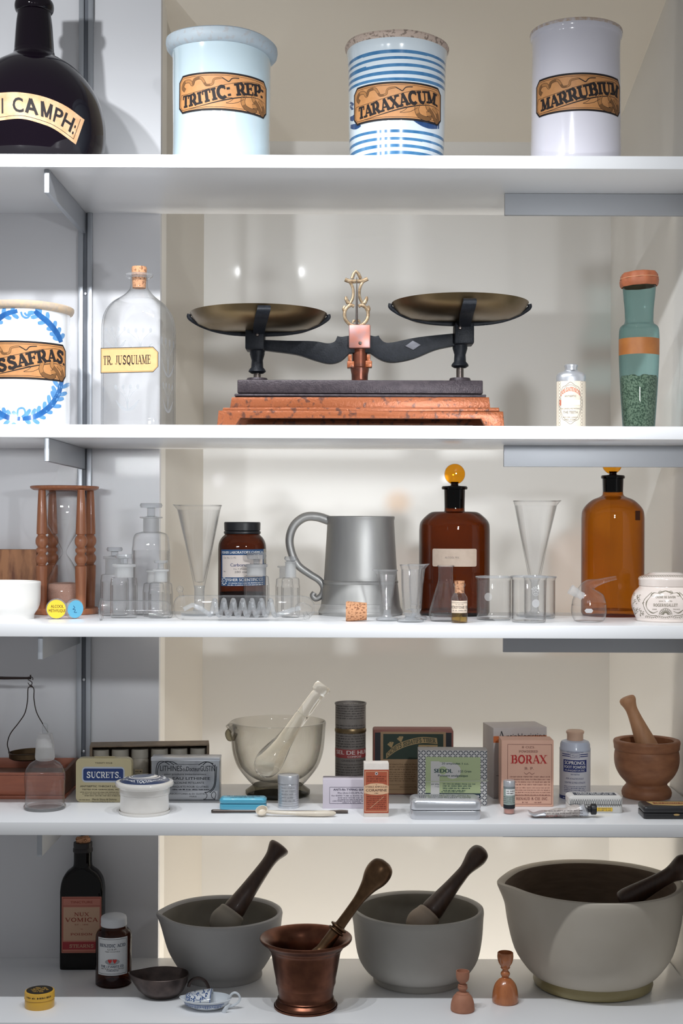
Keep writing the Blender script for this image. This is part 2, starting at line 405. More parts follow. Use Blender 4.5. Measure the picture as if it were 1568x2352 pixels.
class Lab:
    """flat artwork in photo-pixel units (x right, y up, origin at the middle), wrapped later on a surface"""
    def __init__(s): s.it = []
    def tri(s, V, F, mat, lay): s.it.append((V, F, mat, lay))
    def poly(s, P, mat, lay=0):
        F = tessellate_polygon([[Vector((x, y, 0)) for x, y in P]])
        s.tri(list(P), [tuple(f) for f in F], mat, lay)
    def rect(s, x0, y0, x1, y1, mat, lay=0): s.tri([(x0, y0), (x1, y0), (x1, y1), (x0, y1)], [(0, 1, 2, 3)], mat, lay)
    def line(s, P, wd, mat, lay=1, closed=False):
        n = len(P); V = []; F = []
        for i in range(n):
            a = P[i - 1] if (closed or i) else P[0]; b = P[(i + 1) % n] if (closed or i < n - 1) else P[-1]
            dx, dy = b[0] - a[0], b[1] - a[1]; l = math.hypot(dx, dy) or 1
            ww = (wd[i] if isinstance(wd, list) else wd) / 2
            V += [(P[i][0] - dy / l * ww, P[i][1] + dx / l * ww), (P[i][0] + dy / l * ww, P[i][1] - dx / l * ww)]
        for i in range(n if closed else n - 1):
            j = (i + 1) % n; F.append((2 * i, 2 * i + 1, 2 * j + 1, 2 * j))
        s.tri(V, F, mat, lay)
    def frame(s, x0, y0, x1, y1, t, mat, lay=1):
        s.rect(x0, y0, x1, y0 + t, mat, lay); s.rect(x0, y1 - t, x1, y1, mat, lay)
        s.rect(x0, y0 + t, x0 + t, y1 - t, mat, lay); s.rect(x1 - t, y0 + t, x1, y1 - t, mat, lay)
    def disc(s, x, y, r, mat, lay=1, ry=None, n=24):
        s.poly([(x + r * math.cos(2 * math.pi * i / n), y + (ry or r) * math.sin(2 * math.pi * i / n)) for i in range(n)], mat, lay)
    def text(s, t, x, y, h, mat, lay=2, width=None, al='c', bold=0.0, warp=None):
        """built-in sans letters, h = cap height"""
        V, F = flat_text(t, 0.0)
        if not V: return
        x0 = min(v[0] for v in V); x1 = max(v[0] for v in V)
        sy = h / 0.73; sx = width / (x1 - x0) if width else sy
        off = x - {'c': (x1 - x0) / 2, 'l': 0, 'r': (x1 - x0)}[al] * sx
        for dx in ((0.0,) if bold <= 0 else (-bold * .6 * sx, bold * .6 * sx)):
            Q = [((a - x0) * sx + off + dx, b * sy + y) for a, b in V]
            s.tri([warp(*q) for q in Q] if warp else Q, F, mat, lay)
    def slab(s, t, x, y, h, mat, lay=2, width=None, al='c', T=.2, n=.09, ser=.1, warp=None, sp=0.0):
        """slab-serif capitals drawn stroke by stroke"""
        adv = sum(GL[c][0] + sp for c in t) - sp
        sx = (width / adv) if width else h
        cx = x - {'c': adv / 2, 'l': 0, 'r': adv}[al] * sx
        fx = h / sx
        for c in t:
            a, st, se = GL[c]; sub = Lab()
            for kind, P in st: sub.line(P, T if kind == 'T' else n, mat, lay)
            if ser > 0:
                for (px, py) in se:
                    y0, y1 = (0, ser) if py == 0 else (1 - ser, 1)
                    hw = T / 2 + .085
                    sub.rect(px - hw, y0, px + hw, y1, mat, lay)
            for V, F, m, l in sub.it:
                Q = [(cx + v[0] * sx, y + v[1] * h) for v in V]
                s.tri([warp(*q) for q in Q] if warp else Q, F, m, l)
            cx += (a + sp) * sx
    def fine(s, x0, x1, y, h, mat, seed=0, lay=2, fill=0.8):
        """a line of print too small to read: broken word-length dashes"""
        rn = random.Random(seed); x = x0
        while x < x1 - h:
            wl = min(rn.uniform(1.5, 5.5) * h, x1 - x)
            q = x
            while q < x + wl:
                s.rect(q, y + rn.choice((0, 0, h * .15)), min(q + h * rn.uniform(.3, .55), x + wl), y + h * rn.choice((1, .8, .8)), mat, lay); q += h * .72
            x += wl + h * .75
    def build(s, T_, part, mp, parent=None, maxlen=12.0, base=0.00012, step=0.00008):
        mats = []
        for i in s.it:
            if i[2] not in mats: mats.append(i[2])
        bm = bmesh.new()
        for n_, (V, F, m, lay) in enumerate(s.it):
            vs = [bm.verts.new((v[0], v[1], lay + (n_ % 20) * 0.045)) for v in V]   # overlapping strokes never share a plane
            for f in F:
                try: fc = bm.faces.new([vs[i] for i in f]); fc.material_index = mats.index(m)
                except ValueError: pass
        for _ in range(6):
            long_ = [e for e in bm.edges if (e.verts[0].co.xy - e.verts[1].co.xy).length > maxlen]
            if not long_: break
            bmesh.ops.subdivide_edges(bm, edges=long_, cuts=1, use_grid_fill=False)
            bmesh.ops.triangulate(bm, faces=[f for f in bm.faces if len(f.verts) > 4])
        for v in bm.verts: v.co = Vector(mp(v.co.x, v.co.y, base + step * v.co.z))
        bm.verts.index_update()
        geo = [tuple(v.co) for v in bm.verts], [tuple(v.index for v in f.verts) for f in bm.faces]
        mi = [f.material_index for f in bm.faces]; bm.free()
        return T_.add(part, geo, mats, parent=parent, midx=mi)
def cyl(t, rpx, pxc, pyc, rot=0.0, sq=1.0):
    """wrap on an upright cylinder of radius rpx (pixels at the axis), art centre at photo pixel (pxc, pyc)"""
    r = rpx * t.k; kf = kk(t.y - r)
    a0 = math.asin(max(-1, min(1, (pxc - t.px) / rpx))) + t.view - t.rz
    zc = pt(pxc, pyc, t.y - r * math.cos(a0)).z - t.z0
    c, sn = math.cos(rot), math.sin(rot)
    def f(u, v, h):
        u, v = u * c - v * sn, u * sn + v * c
        a = a0 + u * kf / r
        return ((r + h) * math.sin(a), -(r + h) * math.cos(a) * sq, zc + v * kf)
    return f
def onto(t, prof):
    """map photo pixels themselves onto a lathe surface (profile in metres, local): used for painted decoration"""
    pf = sorted([(z, r) for r, z in prof])
    def rad(z):
        if z <= pf[0][0]: return pf[0][1]
        for (a, ra), (b, rb) in zip(pf, pf[1:]):
            if a <= z <= b: return ra + (rb - ra) * ((z - a) / (b - a) if b > a else 0)
        return pf[-1][1]
    eye = Vector((0, -D0, ZC)) - t.loc
    def f(px, py, h):
        d = (pt(px, -py, 0.0) - Vector((0, -D0, ZC)))
        lo, hi = None, None; prev = None
        n0 = (D0 + t.y - 0.25) / D0; n1 = (D0 + t.y + 0.02) / D0
        best = None
        for i in range(90):
            s = n0 + (n1 - n0) * i / 89
            p = eye + d * s; g = math.hypot(p.x, p.y) - rad(p.z)
            if best is None or g < best[0]: best = (g, s)
            if g <= 0: lo, hi = n0 + (n1 - n0) * (i - 1) / 89, s; break
        if lo is None: s = best[1]
        else:
            for _ in range(18):
                m = (lo + hi) / 2; p = eye + d * m
                if math.hypot(p.x, p.y) - rad(p.z) > 0: lo = m
                else: hi = m
            s = hi
        p = eye + d * s; q = math.hypot(p.x, p.y) or 1
        return (p.x * (1 + h / q), p.y * (1 + h / q), p.z)
    return f
# ---------------------------------------------------------------- the case
def struct(name, geo, mat, parent=None, angle=38):
    o = mk(name, geo, mat, parent, angle)
    if parent is None: o['kind'] = 'structure'
    return o
def bx(x0, x1, y0, y1, z0, z1, bev=0.0): return rbox(((x0 + x1) / 2, (y0 + y1) / 2, (z0 + z1) / 2), (x1 - x0, y1 - y0, z1 - z0), bev)
XL, XR, YB = -0.80, 0.5305, 0.75
DEP = 0.30
ZTOP = ZC + 1.05
ZLOW = ZC - 1.80
XP = pt(366, 1205, DEP).x                       # right edge of the backing panel
struct('wall_left', bx(XL, XP, DEP, DEP + 0.018, ZLOW, ZTOP), PANEL)
struct('trim_1', bx(XP - 0.02, XP, DEP + 0.018, DEP + 0.074, ZLOW, ZTOP), TRIMP)
xq0 = XP; xq1 = pt(466, 1205, YB).x
def quad(a, b, z0, z1, t=0.012):
    """a vertical wall from plan point a to plan point b"""
    d = Vector((b[0] - a[0], b[1] - a[1])).normalized(); n = Vector((-d.y, d.x)) * t
    P = [a, b, (b[0] + n.x, b[1] + n.y), (a[0] + n.x, a[1] + n.y)]
    return slab(P, z0, z1)
struct('wall_side', quad((xq0 - 0.004, DEP + 0.074), (xq1, YB), ZLOW, ZTOP), SIDEP)
struct('wall_back', bx(xq1 - 0.02, 0.536, YB, YB + 0.015, ZLOW, ZTOP), NICHE)
struct('wall_right', quad((0.516, YB), (0.5435, -0.06), ZLOW, ZTOP), NICHE)
# sloping ceiling of the recess
zb = ZC + 1210 * S * 1.0; zf = ZC + 1420 * S
V = [(xq0 - 0.06, YB, zb), (XR, YB, zb), (XR, DEP + 0.02, zf), (xq0 - 0.06, DEP + 0.02, zf)]
V += [(x, y, z + 0.012) for x, y, z in V]
struct('ceiling', (V, [(0, 1, 2, 3), (4, 7, 6, 5), (0, 4, 5, 1), (1, 5, 6, 2), (2, 6, 7, 3), (3, 7, 4, 0)]), CEILP)
struct('wall_header', bx(xq0 - 0.06, 0.54, DEP + 0.0205, DEP + 0.035, zf + 0.0125, ZTOP), PANEL)
struct('floor', bx(XL, XR, 0.0, DEP, zs(5) - THICK, zs(5), 0.0006), WHITE)
names = {1: 'topmost white shelf board, carrying the three big drug jars and the dark bottle',
         2: 'white shelf board under the pan balance',
         3: 'white shelf board under the hourglass, tankard and amber bottles',
         4: 'white shelf board under the cartons, tins and wooden mortar'}
for n in (1, 2, 3, 4):
    o = mk('shelf', bx(XL, XR, 0.0, DEP, zs(n) - THICK, zs(n), 0.0008), WHITE)
    o['label'] = names[n]; o['category'] = 'shelf'; o['group'] = 'white shelf boards'
# upright slotted track and the arms that carry the shelves at the left
a = pt(179, 1205, DEP); b = pt(211, 1205, DEP)
tr = bpy.data.objects.new('wall_track', None); COL.objects.link(tr); tr.location = (a.x, DEP, 0)
tr['label'] = 'tall upright aluminium shelf track fixed to the left backing panel'; tr['category'] = 'shelf track'
wdt = b.x - a.x
f1 = wdt * 0.36; f2 = wdt * 0.66
mk('flange', bx(0, f1, -0.008, -0.0005, ZLOW, ZTOP, 0.0006), ALU, tr)
mk('flange', bx(f2, wdt, -0.008, -0.0005, ZLOW, ZTOP, 0.0006), ALU, tr)
mk('slot', bx(f1, f2, -0.004, -0.0005, ZLOW, ZTOP), DARKSLOT, tr)
for py in (676, 1560, 1725):
    z = pt(195, py, DEP).z
    mk('screw', move(lathe([(0, 0.0026), (0.0022, 0.002), (0.003, 0), (0, 0)], 14), ((f1 + f2) / 2, -0.004, z), Matrix.Rotation(R(90), 4, 'X')), STEEL, tr)
wheres = {1: 'under the topmost board', 2: 'under the board of the pan balance', 3: 'under the board of the hourglass', 4: 'under the board of the cartons'}
ARMH = 53 * S
for n in (1, 2, 3, 4):
    zt = zs(n) - THICK
    px = {1: 104, 2: 106, 3: 93, 4: 93}[n]
    p = pt(px, 1205, 0.012)
    xw = 0.0038; zd = zt - 0.0004
    xs = p.x
    V, F = prism([(0.013, zd), (DEP - 0.009, zd), (DEP - 0.009, zd - ARMH * 1.02), (0.013, zd - ARMH)], -xw, xw, 0.0005)
    V = [(xs + y, x, z) for x, y, z in V]
    o = mk('shelf_bracket', (V, F), ALU); recalc(o)
    o['label'] = 'grey metal bracket arm running to the upright track ' + wheres[n]; o['category'] = 'shelf bracket'; o['group'] = 'bracket arms on the upright track'
    p = pt(1156, 1205, 0.15)
    o = mk('support_bar', bx(p.x, 0.5345, 0.148, 0.156, zd - ARMH, zd, 0.0006), ALUBAR)
    o['label'] = 'flat grey support bar from the right wall ' + wheres[n]; o['category'] = 'support bar'; o['group'] = 'support bars on the right wall'
# ---------------------------------------------------------------- artwork shared by the drug jars
ORANGE = pm('label_orange', (198, 140, 86), 0.55, var=0.5, vscale=140, rgb2=(180, 122, 72))
INK = ink('label_ink', (38, 33, 34)); RIB = ink('ribbon_brown', (120, 84, 52)); RIBL = ink('ribbon_light', (168, 118, 72))
def drug_label(text, width=248, height=88, tw=None, tx=0, dot=None):
    L = Lab(); W, H = width / 2, height / 2; c = 14
    oc = lambda d, k: [(-W + d, -H + k + d * .4), (-W + k + d * .4, -H + d), (W - k - d * .4, -H + d), (W - d, -H + k + d * .4), (W - d, H - k - d * .4), (W - k - d * .4, H - d), (-W + k + d * .4, H - d), (-W + d, H - k - d * .4)]
    L.poly(oc(0, c), INK, 0); L.poly(oc(4.5, c), ORANGE, 1)
    L.line(oc(7.5, c), 0.9, INK, 2, closed=True)
    wave = lambda x: 17 * math.sin((x - 28) / (W * 1.36) * math.pi / 1.0) - 3 if x < 96 else 17 * math.sin((96 - 28) / (W * 1.36) * math.pi) - 3 - (x - 96) * .35
    wave = lambda x: 17 * math.sin((x / W - .02) * 1.95) - (max(0, x / W - .62) ** 2) * 70
    xs = [-W + 12 + (2 * W - 24) * i / 36 for i in range(37)]
    up = [(x, wave(x) + 15.5) for x in xs]; lo = [(x, wave(x) - 19.5) for x in xs]
    L.line(up, 0.9, INK, 3); L.line(lo, [0.8 + 2.0 * math.exp(-((p[0] - 10) / 60) ** 2) for p in lo], INK, 3)
    L.line(arc(-W + 12, wave(-W + 12) - 2, 4, 17.5, 90, 270, 8), 0.9, INK, 3)
    def warp(x, y):
        s = (wave(x + 2) - wave(x - 2)) / 4 * .8
        return (x - (y - 0) * s, y + wave(x) - 14)
    L.slab(text, tx, -1, 28, INK, 5, width=tw or width * .84, T=.27, n=.13, ser=.17, warp=warp)
    # curling ribbon ends
    r1 = cr([(-W + 24, 8), (-W + 16, 16), (-W + 22, 27), (-W + 38, 27), (-W + 46, 18), (-W + 52, 29), (-W + 68, 31), (-W + 76, 22), (-W + 82, 14), (-W + 96, 16), (-W + 100, 27), (-W + 118, 31)], 5)
    n = len(r1)
    L.line(r1, [9.5 - 5.5 * i / n for i in range(n)], INK, 2); L.line(r1, [7.6 - 5 * i / n for i in range(n)], RIBL, 3)
    for a, b in ((0, 12), (20, 30), (36, 44)): L.line(r1[a:b], [7.2 - 4 * a / n] * (b - a), RIB, 4)
    r2 = cr([(-W + 118, 31), (-W + 127, 26), (-W + 134, 23), (-W + 142, 31), (-W + 158, 33)], 5); L.line(r2, 2.2, INK, 3)
    q1 = cr([(W - 76, -2), (W - 80, -18), (W - 74, -31), (W - 56, -36), (W - 44, -32), (W - 46, -24), (W - 54, -25)], 5)
    L.line(q1, 11, INK, 2); L.line(q1, 9, RIBL, 3); L.line(q1[8:24], 8.6, RIB, 4)
    q2 = cr([(W - 52, 2), (W - 50, -10), (W - 36, -22), (W - 22, -37), (W - 15, -30), (W - 20, -17), (W - 34, -6)], 5)
    L.line(q2, 11, INK, 2); L.line(q2, 9, RIBL, 3); L.line(q2[6:26], 8.6, RIB, 4)
    L.line(cr([(-6, -16), (20, -14), (14, -22), (4, -27), (26, -25), (46, -14)], 4), 0.9, INK, 3)
    return L
def jar_top(prof, lip_from): return prof

# ---------------------------------------------------------------- topmost board
PALEBLUE = pm('pale_blue_glaze', (188, 205, 212), 0.14, coat=0.8, var=0.25, vscale=18, rgb2=(176, 196, 206), bump=0.04, bscale=40)
CHIP = pm('chipped_glaze', (176, 188, 196), 0.5, var=0.4, vscale=160, rgb2=(172, 160, 156), thr=(0.54, 0.66))
t = T('drug_jar', 'pale blue glazed drug jar with a thick flanged rim, on the topmost shelf', 'jar', 509, 230, 0.112, 1)
tilt = lambda x, y, z, a: (x, y, z - x * 0.03 * min(1, z / 0.18))
out = t.pr([(0, 408), (104, 408), (110, 402), (112, 380)]) + t.pr([(112, 380), (110.5, 330), (111, 270), (112, 200), (112, 150), (113, 132)], 5)
t.add('body', lathe(out + t.pr([(113, 118), (104, 112), (102, 140), (100, 395), (0, 396)]), 72, tilt), PALEBLUE)
t.add('rim', lathe(t.pr([(112.5, 133), (120, 131), (126, 124), (128, 114), (127, 105), (122, 101), (108, 100), (103, 104), (102.5, 116), (106, 130)]), 72, lambda x, y, z, a: (x, y, z - x * 0.05 + 0.0012 * math.sin(3 * a)), closed=True), CHIP)
drug_label('TRITIC: REP:', tx=-2, tw=214).build(t, 'label', cyl(t, 112, 515, 209.5, -0.012))

STRIPEB = pm('blue_stripe_glaze', (52, 110, 158), 0.14, coat=0.8, var=0.6, vscale=60, rgb2=(88, 140, 182))
JARW = pm('blue_white_glaze', (214, 224, 230), 0.14, coat=0.8, var=0.3, vscale=40, rgb2=(198, 212, 222))
TANRIM = pm('bare_tan_rim', (196, 176, 162), 0.7, var=0.9, vscale=240, rgb2=(128, 112, 100), thr=(0.52, 0.6))
DKBLUE = pm('dark_blue_paint', (34, 66, 112), 0.2, coat=0.6, var=0.6, vscale=90, rgb2=(52, 90, 142))
t = T('drug_jar', 'cylindrical drug jar painted with blue horizontal stripes, on the topmost shelf', 'jar', 911, 230, 0.112, 1)
lo = t.pr([(0, 408), (104, 408), (107.5, 402)]); body = t.pr([(108, 395), (108.5, 350), (110.5, 290), (111, 230), (111.5, 180), (112, 160), (113.5, 140), (116, 126)], 1)
zs_of = lambda f: t.zf(f, -111 * t.k)
stripes = [(zs_of(c), h * t.k) for c, h in ((118, 3.3), (133, 3.0), (149, 3.4), (165, 3.8), (180, 3.4), (299, 3.3), (317, 3.3), (334, 3.6), (350, 3.6))]
zz = sorted(set([z for r, z in body] + [z + d for z, h in stripes for d in (-h, h)])); zz = [z for z in zz if body[0][1] <= z <= body[-1][1]]
def rr(z):
    for (ra, a), (rb, b) in zip(body, body[1:]):
        if a <= z <= b: return ra + (rb - ra) * (z - a) / max(b - a, 1e-9)
    return body[-1][0]
prof = lo + [(rr(z), z) for z in zz] + t.pr([(114, 120), (105, 118), (102, 140), (100, 395), (0, 396)])
wob = lambda x, y, z, a: (x, y, z + (0.0007 * math.sin(2 * a + z * 90) if 0.01 < z < 0.185 else 0))
g = lathe(prof, 72, wob); mi = []
for f in g[1]:
    zc = sum(g[0][i][2] for i in f) / len(f); r = math.hypot(*[sum(g[0][i][j] for i in f) / len(f) for j in (0, 1)])
    mi.append(1 if r > 0.069 and any(abs(zc - z) < h + 0.0002 for z, h in stripes) and True else 0)
t.add('body', g, [JARW, STRIPEB], midx=mi)
t.add('rim', lathe(t.pr([(114, 127), (118, 121), (119.5, 114), (117, 109), (107, 108), (104, 112), (105, 122)]), 72, lambda x, y, z, a: (x, y, z - x * 0.02 + 0.0005 * math.sin(5 * a)), closed=True), TANRIM)
L = Lab(); po = onto(t, body)
L.line(cr([(804, -236), (810, -239), (806, -245), (810, -252)], 3), 5, DKBLUE, 0)
L.line(cr([(804, -273), (810, -272), (818, -264)], 3), [8, 10, 12, 11, 10, 9, 8], DKBLUE, 0)
L.line(cr([(805, -291), (816, -291), (827, -286)], 3), [8, 11, 13, 13, 12, 11, 8], DKBLUE, 0)
L.line(cr([(950, -276), (968, -284), (985, -289), (1008, -291)], 3), [3, 6, 8, 10, 11, 12, 13, 13, 12, 10], DKBLUE, 0)
for it in L.it:
    M_ = Lab(); M_.it = [it]; M_.build(t, 'brush_mark', po, maxlen=8)
drug_label('TARAXACUM.', tx=2, tw=212).build(t, 'label', cyl(t, 111.5, 914, 231))

WHITEG = pm('lilac_white_glaze', (226, 224, 233), 0.14, coat=0.8, var=0.25, vscale=22, rgb2=(214, 211, 224), bump=0.04, bscale=60)
BROWNRIM = pm('brown_worn_rim', (196, 172, 150), 0.6, var=0.8, vscale=200, rgb2=(222, 218, 222))
t = T('drug_jar', 'tall plain white drug jar with a thin brown-edged rim, on the topmost shelf', 'jar', 1322, 230, 0.108, 1)
out = t.pr([(0, 410), (98, 410), (102, 402), (103, 380)]) + t.pr([(103, 380), (102, 300), (101, 200), (100, 130), (101, 100), (104, 92)], 5)
t.add('body', lathe(out + t.pr([(105, 86), (104, 80), (98, 80), (95, 100), (94, 395), (0, 396)]), 72), WHITEG)
t.add('rim', lathe(t.pr([(104.4, 84.5), (105.6, 81), (104.5, 76.5), (97, 76), (96, 79)]), 72, closed=True), BROWNRIM)
drug_label('MARRUBIUM', tx=2, tw=208).build(t, 'label', cyl(t, 102, 1334, 210.5))

t = T('bottle', 'big dark violet-black globular bottle with a long neck, cut by the frame edge', 'bottle', 78, 200, 0.145, 1)
out = t.pr([(0, 404), (118, 404), (136, 396), (150, 374)]) + t.pr([(150, 374), (160, 340), (163, 300), (158, 262), (146, 226), (124, 190), (96, 160), (66, 140), (50, 130), (45, 118)], 6) + t.pr([(45, 118), (41, 60), (38, 36)], 3)
out2 = out + t.pr([(38, -26), (33, -26), (30, 60), (34, 122)])
t.add('body', lathe(out2, 80), BLACKG)
t.add('lip', lathe(t.pr(arc(38, 16, 6.5, 14, -90, 90, 8)) + t.pr([(37, 2), (37, 30)]), 64, closed=True), BLACKG)
DIRTY = pm('worn_tan_label', (196, 150, 106), 0.5, var=0.8, vscale=90, rgb2=(214, 176, 140))
pj = onto(t, out)
L = Lab()
topE = cr([(-40, -216), (0, -213), (45, -212), (100, -222), (150, -243), (194, -275)], 8); botE = cr([(-40, -284), (0, -277), (50, -273), (100, -286), (130, -300), (174, -332)], 8)
L.tri(topE + botE, [(i, i + 1, len(topE) + i + 1, len(topE) + i) for i in range(len(topE) - 1)], DIRTY, 0)
def lerpE(u, v):
    x = u * (len(topE) - 1); i = min(int(x), len(topE) - 2); f = x - i
    a = [topE[i][j] + (topE[i + 1][j] - topE[i][j]) * f for j in (0, 1)]; b = [botE[i][j] + (botE[i + 1][j] - botE[i][j]) * f for j in (0, 1)]
    return (b[0] + (a[0] - b[0]) * v, b[1] + (a[1] - b[1]) * v)
L.line([lerpE(i / 30, .12) for i in range(30)] + [lerpE(.965, .12 + .8 * i / 6) for i in range(7)], 1.1, INK, 1)
for c, u, wd in (('I', .165, .05), ('I', .226, .05), ('C', .375, .115), ('A', .492, .125), ('M', .635, .15), ('P', .765, .105), ('H', .872, .115), (':', .942, .05)):
    if c in 'AM':
        L.slab(c, 0, 0, 1, INK, 2, width=1, T=.2, n=.2, ser=0, warp=lambda x, y: lerpE(u + x * wd * .95, .26 + .56 * y)); continue
    V, F = flat_text(c, 0.02); x0 = min(p[0] for p in V); x1 = max(p[0] for p in V); y1 = .73 if c != ':' else .78
    vv = 1.0 if wd != .05 or c == ':' else 1
    sc_ = wd * (.34 if c == 'I' else (.3 if c == ':' else .86))
    L.tri([lerpE(u + ((p[0] - x0) / (x1 - x0) - .5) * sc_, .26 + .56 * p[1] / y1) for p in V], F, INK, 2)
L.build(t, 'label', pj, maxlen=6)
# ---------------------------------------------------------------- board of the pan balance
WHITEJ = pm('white_tin_glaze', (238, 240, 243), 0.14, coat=0.8)
BISQ = pm('bare_cream_rim', (216, 190, 158), 0.6, var=0.8, vscale=150, rgb2=(188, 176, 166))
BLUEP = pm('wreath_blue', (46, 106, 170), 0.2, coat=0.5, var=0.7, vscale=90, rgb2=(28, 78, 142)); BLUEL = pm('leaf_blue', (104, 158, 208), 0.2, coat=0.5, var=0.6, vscale=120, rgb2=(66, 126, 186))
t = T('drug_jar', 'white drug jar with a painted blue leaf wreath, standing beside the upright track', 'jar', 48, 840, 0.112, 2)
out = t.pr([(0, 990), (108, 990), (111, 984), (112, 960)]) + t.pr([(112, 960), (111.5, 880), (111, 800), (110.5, 750), (110.5, 726)], 4)
t.add('body', lathe(out + t.pr([(111, 722), (100, 722), (98, 740), (97, 980), (0, 981)]), 72), WHITEJ)
t.add('rim', lathe(t.pr([(110, 725), (117, 721), (120, 715), (120, 709), (117, 706.5), (103, 706), (100, 711), (101, 722)]), 72, lambda x, y, z, a: (x, y, z + 0.0004 * math.sin(4 * a)), closed=True), BISQ)
pj_ = onto(t, out); rn = random.Random(4)
def sprig(P, l0, l1, n):
    L = Lab()
    Q = cr(P, 6)
    L.line(Q, [9 + 4 * math.sin(math.pi * i / (len(Q) - 1)) for i in range(len(Q))], BLUEP, 2)
    for i in range(n):
        j = int((i + .6) / n * (len(Q) - 2)); a, b = Q[j], Q[j + 1]
        dx, dy = b[0] - a[0], b[1] - a[1]; l = math.hypot(dx, dy); dx /= l; dy /= l
        for sd in (1, -1):
            ln = rn.uniform(l0, l1); nx, ny = -dy * sd, dx * sd
            p = [(a[0] + dx * ln * .55 * s + nx * ln * .8 * s, a[1] + dy * ln * .55 * s + ny * ln * .8 * s) for s in (0, .5, 1)]
            p[2] = (p[2][0] + dx * 2, p[2][1] + dy * 2)
            L.line(cr(p, 3), [4, 6.5, 8, 9, 9.4, 8.6, 5], BLUEL, 1)
    L.build(t, 'wreath_branch', pj_, maxlen=8)
sprig([(140, -786), (132, -768), (112, -742), (88, -722), (80, -714)], 15, 22, 6)
sprig([(-42, -786), (-34, -768), (-14, -742), (12, -722), (40, -714)], 15, 22, 6)
sprig([(52, -962), (82, -956), (112, -936), (132, -908), (142, -874)], 17, 25, 8)
sprig([(46, -962), (16, -958), (-14, -938), (-36, -908), (-46, -874)], 17, 25, 8)
for P in ([(48, -716), (52, -726), (62, -730), (70, -722), (74, -714)], [(56, -718), (62, -724), (68, -717)], [(40, -956), (42, -940), (54, -938), (58, -950), (50, -958)]):
    L = Lab(); L.line(cr(P, 4), 4.5, BLUEL, 2); L.build(t, 'wreath_bow', pj_, maxlen=8)
drug_label('SASSAFRAS.', tx=8, tw=220).build(t, 'label', cyl(t, 111.5, 50, 826.5), base=0.0005)

# square clear bottle
t = T('bottle', 'square clear glass bottle with a cork and an orange-cream paper label', 'bottle', 319, 800, 0.135, 2)
th = -R(21) + t.view; t.rz = 0
def sq(r_, n_):   # rounded-square ring radius multiplier at angle a
    def f(a): return 1 / ((abs(math.cos(a)) ** n_ + abs(math.sin(a)) ** n_) ** (1 / n_))
    return f
def sqv(prof, seg=72):
    V, F = [], []
    for r_, z_, n_ in prof:
        for i in range(seg):
            a = 2 * math.pi * i / seg; q = r_ * sq(1, n_)(a)
            V.append((q * math.sin(a + th * 1), -q * math.cos(a + th * 1), z_))
    m = len(prof)
    for j in range(m - 1):
        for i in range(seg): F.append((j * seg + i, j * seg + (i + 1) % seg, (j + 1) * seg + (i + 1) % seg, (j + 1) * seg + i))
    F.append(tuple(range(seg))[::-1]); return V, F
H = 70
prof = [(a * t.k, t.z(b), n) for a, b, n in cr([(H - 3, 988, 9), (H, 980, 9), (H, 900, 9), (H, 800, 9), (H, 752, 8), (H - 4, 722, 6), (H - 16, 698, 4), (H - 34, 682, 2.8), (26, 670, 2), (20, 660, 2), (19.5, 640, 2)], 4)]
g1 = sqv(prof)
t.add('body', join(g1, ring(19.5 * t.k, t.z(638), 0.0012), sqv([(a * .955, max(z, .006), n) for a, z, n in prof[:-14]])), CLEAR)
t.add('lip', lathe(t.pr([(18, 638), (24, 640), (31, 635), (32, 631), (26, 629), (18, 632)]), 48, closed=True), CLEARR)
t.add('cork', lathe(t.pr([(0, 662), (15, 662), (16.5, 640), (17.5, 616), (16.5, 613), (0, 613)]), 32), CORK)
LC = pm('cream_orange_label', (232, 184, 128), 0.5, var=0.4, vscale=120, rgb2=(220, 170, 114))
L = Lab(); W, Hh = 71, 29.5
oc = lambda d, k: [(-W + d, -Hh + d), (W - k - d * .3, -Hh + d), (W - d, -Hh + k), (W - d, Hh - k), (W - k - d * .3, Hh - d), (-W + d, Hh - d)]
L.poly(oc(0, 13), INK, 0); L.poly(oc(1.6, 13), LC, 1); L.line(oc(3.6, 13), 0.6, ink('label_red', (150, 90, 60)), 2, closed=True)
L.slab('TR. JUSQUIAME', -6, -10, 21, INK, 3, width=118, T=.17, n=.06, ser=.06)
c0 = Matrix.Rotation(th, 3, 'Z'); hh = H * t.k
zc = t.zf(827, -hh)
L.build(t, 'label', lambda u, v, h: tuple(c0 @ Vector((u * t.k * .97 + 0.003, -hh * 1.0 - 0.0004 - h, 0)) + Vector((0, 0, zc + v * t.k * .97))), maxlen=1e9)
L = Lab()
def flower(cx, cy, s):
    for a in (-40, -15, 10, 35):
        L.line(cr([(cx, cy - 60 * s), (cx + a * .2 * s, cy - 20 * s), (cx + a * s, cy + 10 * s)], 5), 2.2 * s, ETCH, 0)
        L.disc(cx + a * s, cy + 14 * s, 5 * s, ETCH, 0, ry=8 * s, n=12)
    for a in (-1, 1): L.line(cr([(cx, cy - 62 * s), (cx + 22 * a * s, cy - 50 * s), (cx + 40 * a * s, cy - 28 * s)], 5), [2, 4, 6, 7, 7, 6, 6, 5, 4, 3, 2], ETCH, 0)
c1 = Matrix.Rotation(th + R(90), 3, 'Z')
for a_ in ((0, 32, 1.05), (0, -64, .8)):
    L = Lab(); flower(*a_); L.build(t, 'etched_flower', lambda u, v, h: tuple(c1 @ Vector((u * t.k, -hh - 0.0003 - h, 0)) + Vector((0, 0, zc + v * t.k))), maxlen=1e9)
for a_ in ((-28, 62, .6), (30, 56, .7), (0, -70, .7)):
    L = Lab(); flower(*a_); L.build(t, 'etched_flower', lambda u, v, h: tuple(c0 @ Vector((u * t.k, -hh - 0.0002 - h, 0)) + Vector((0, 0, zc + v * t.k))), maxlen=1e9)

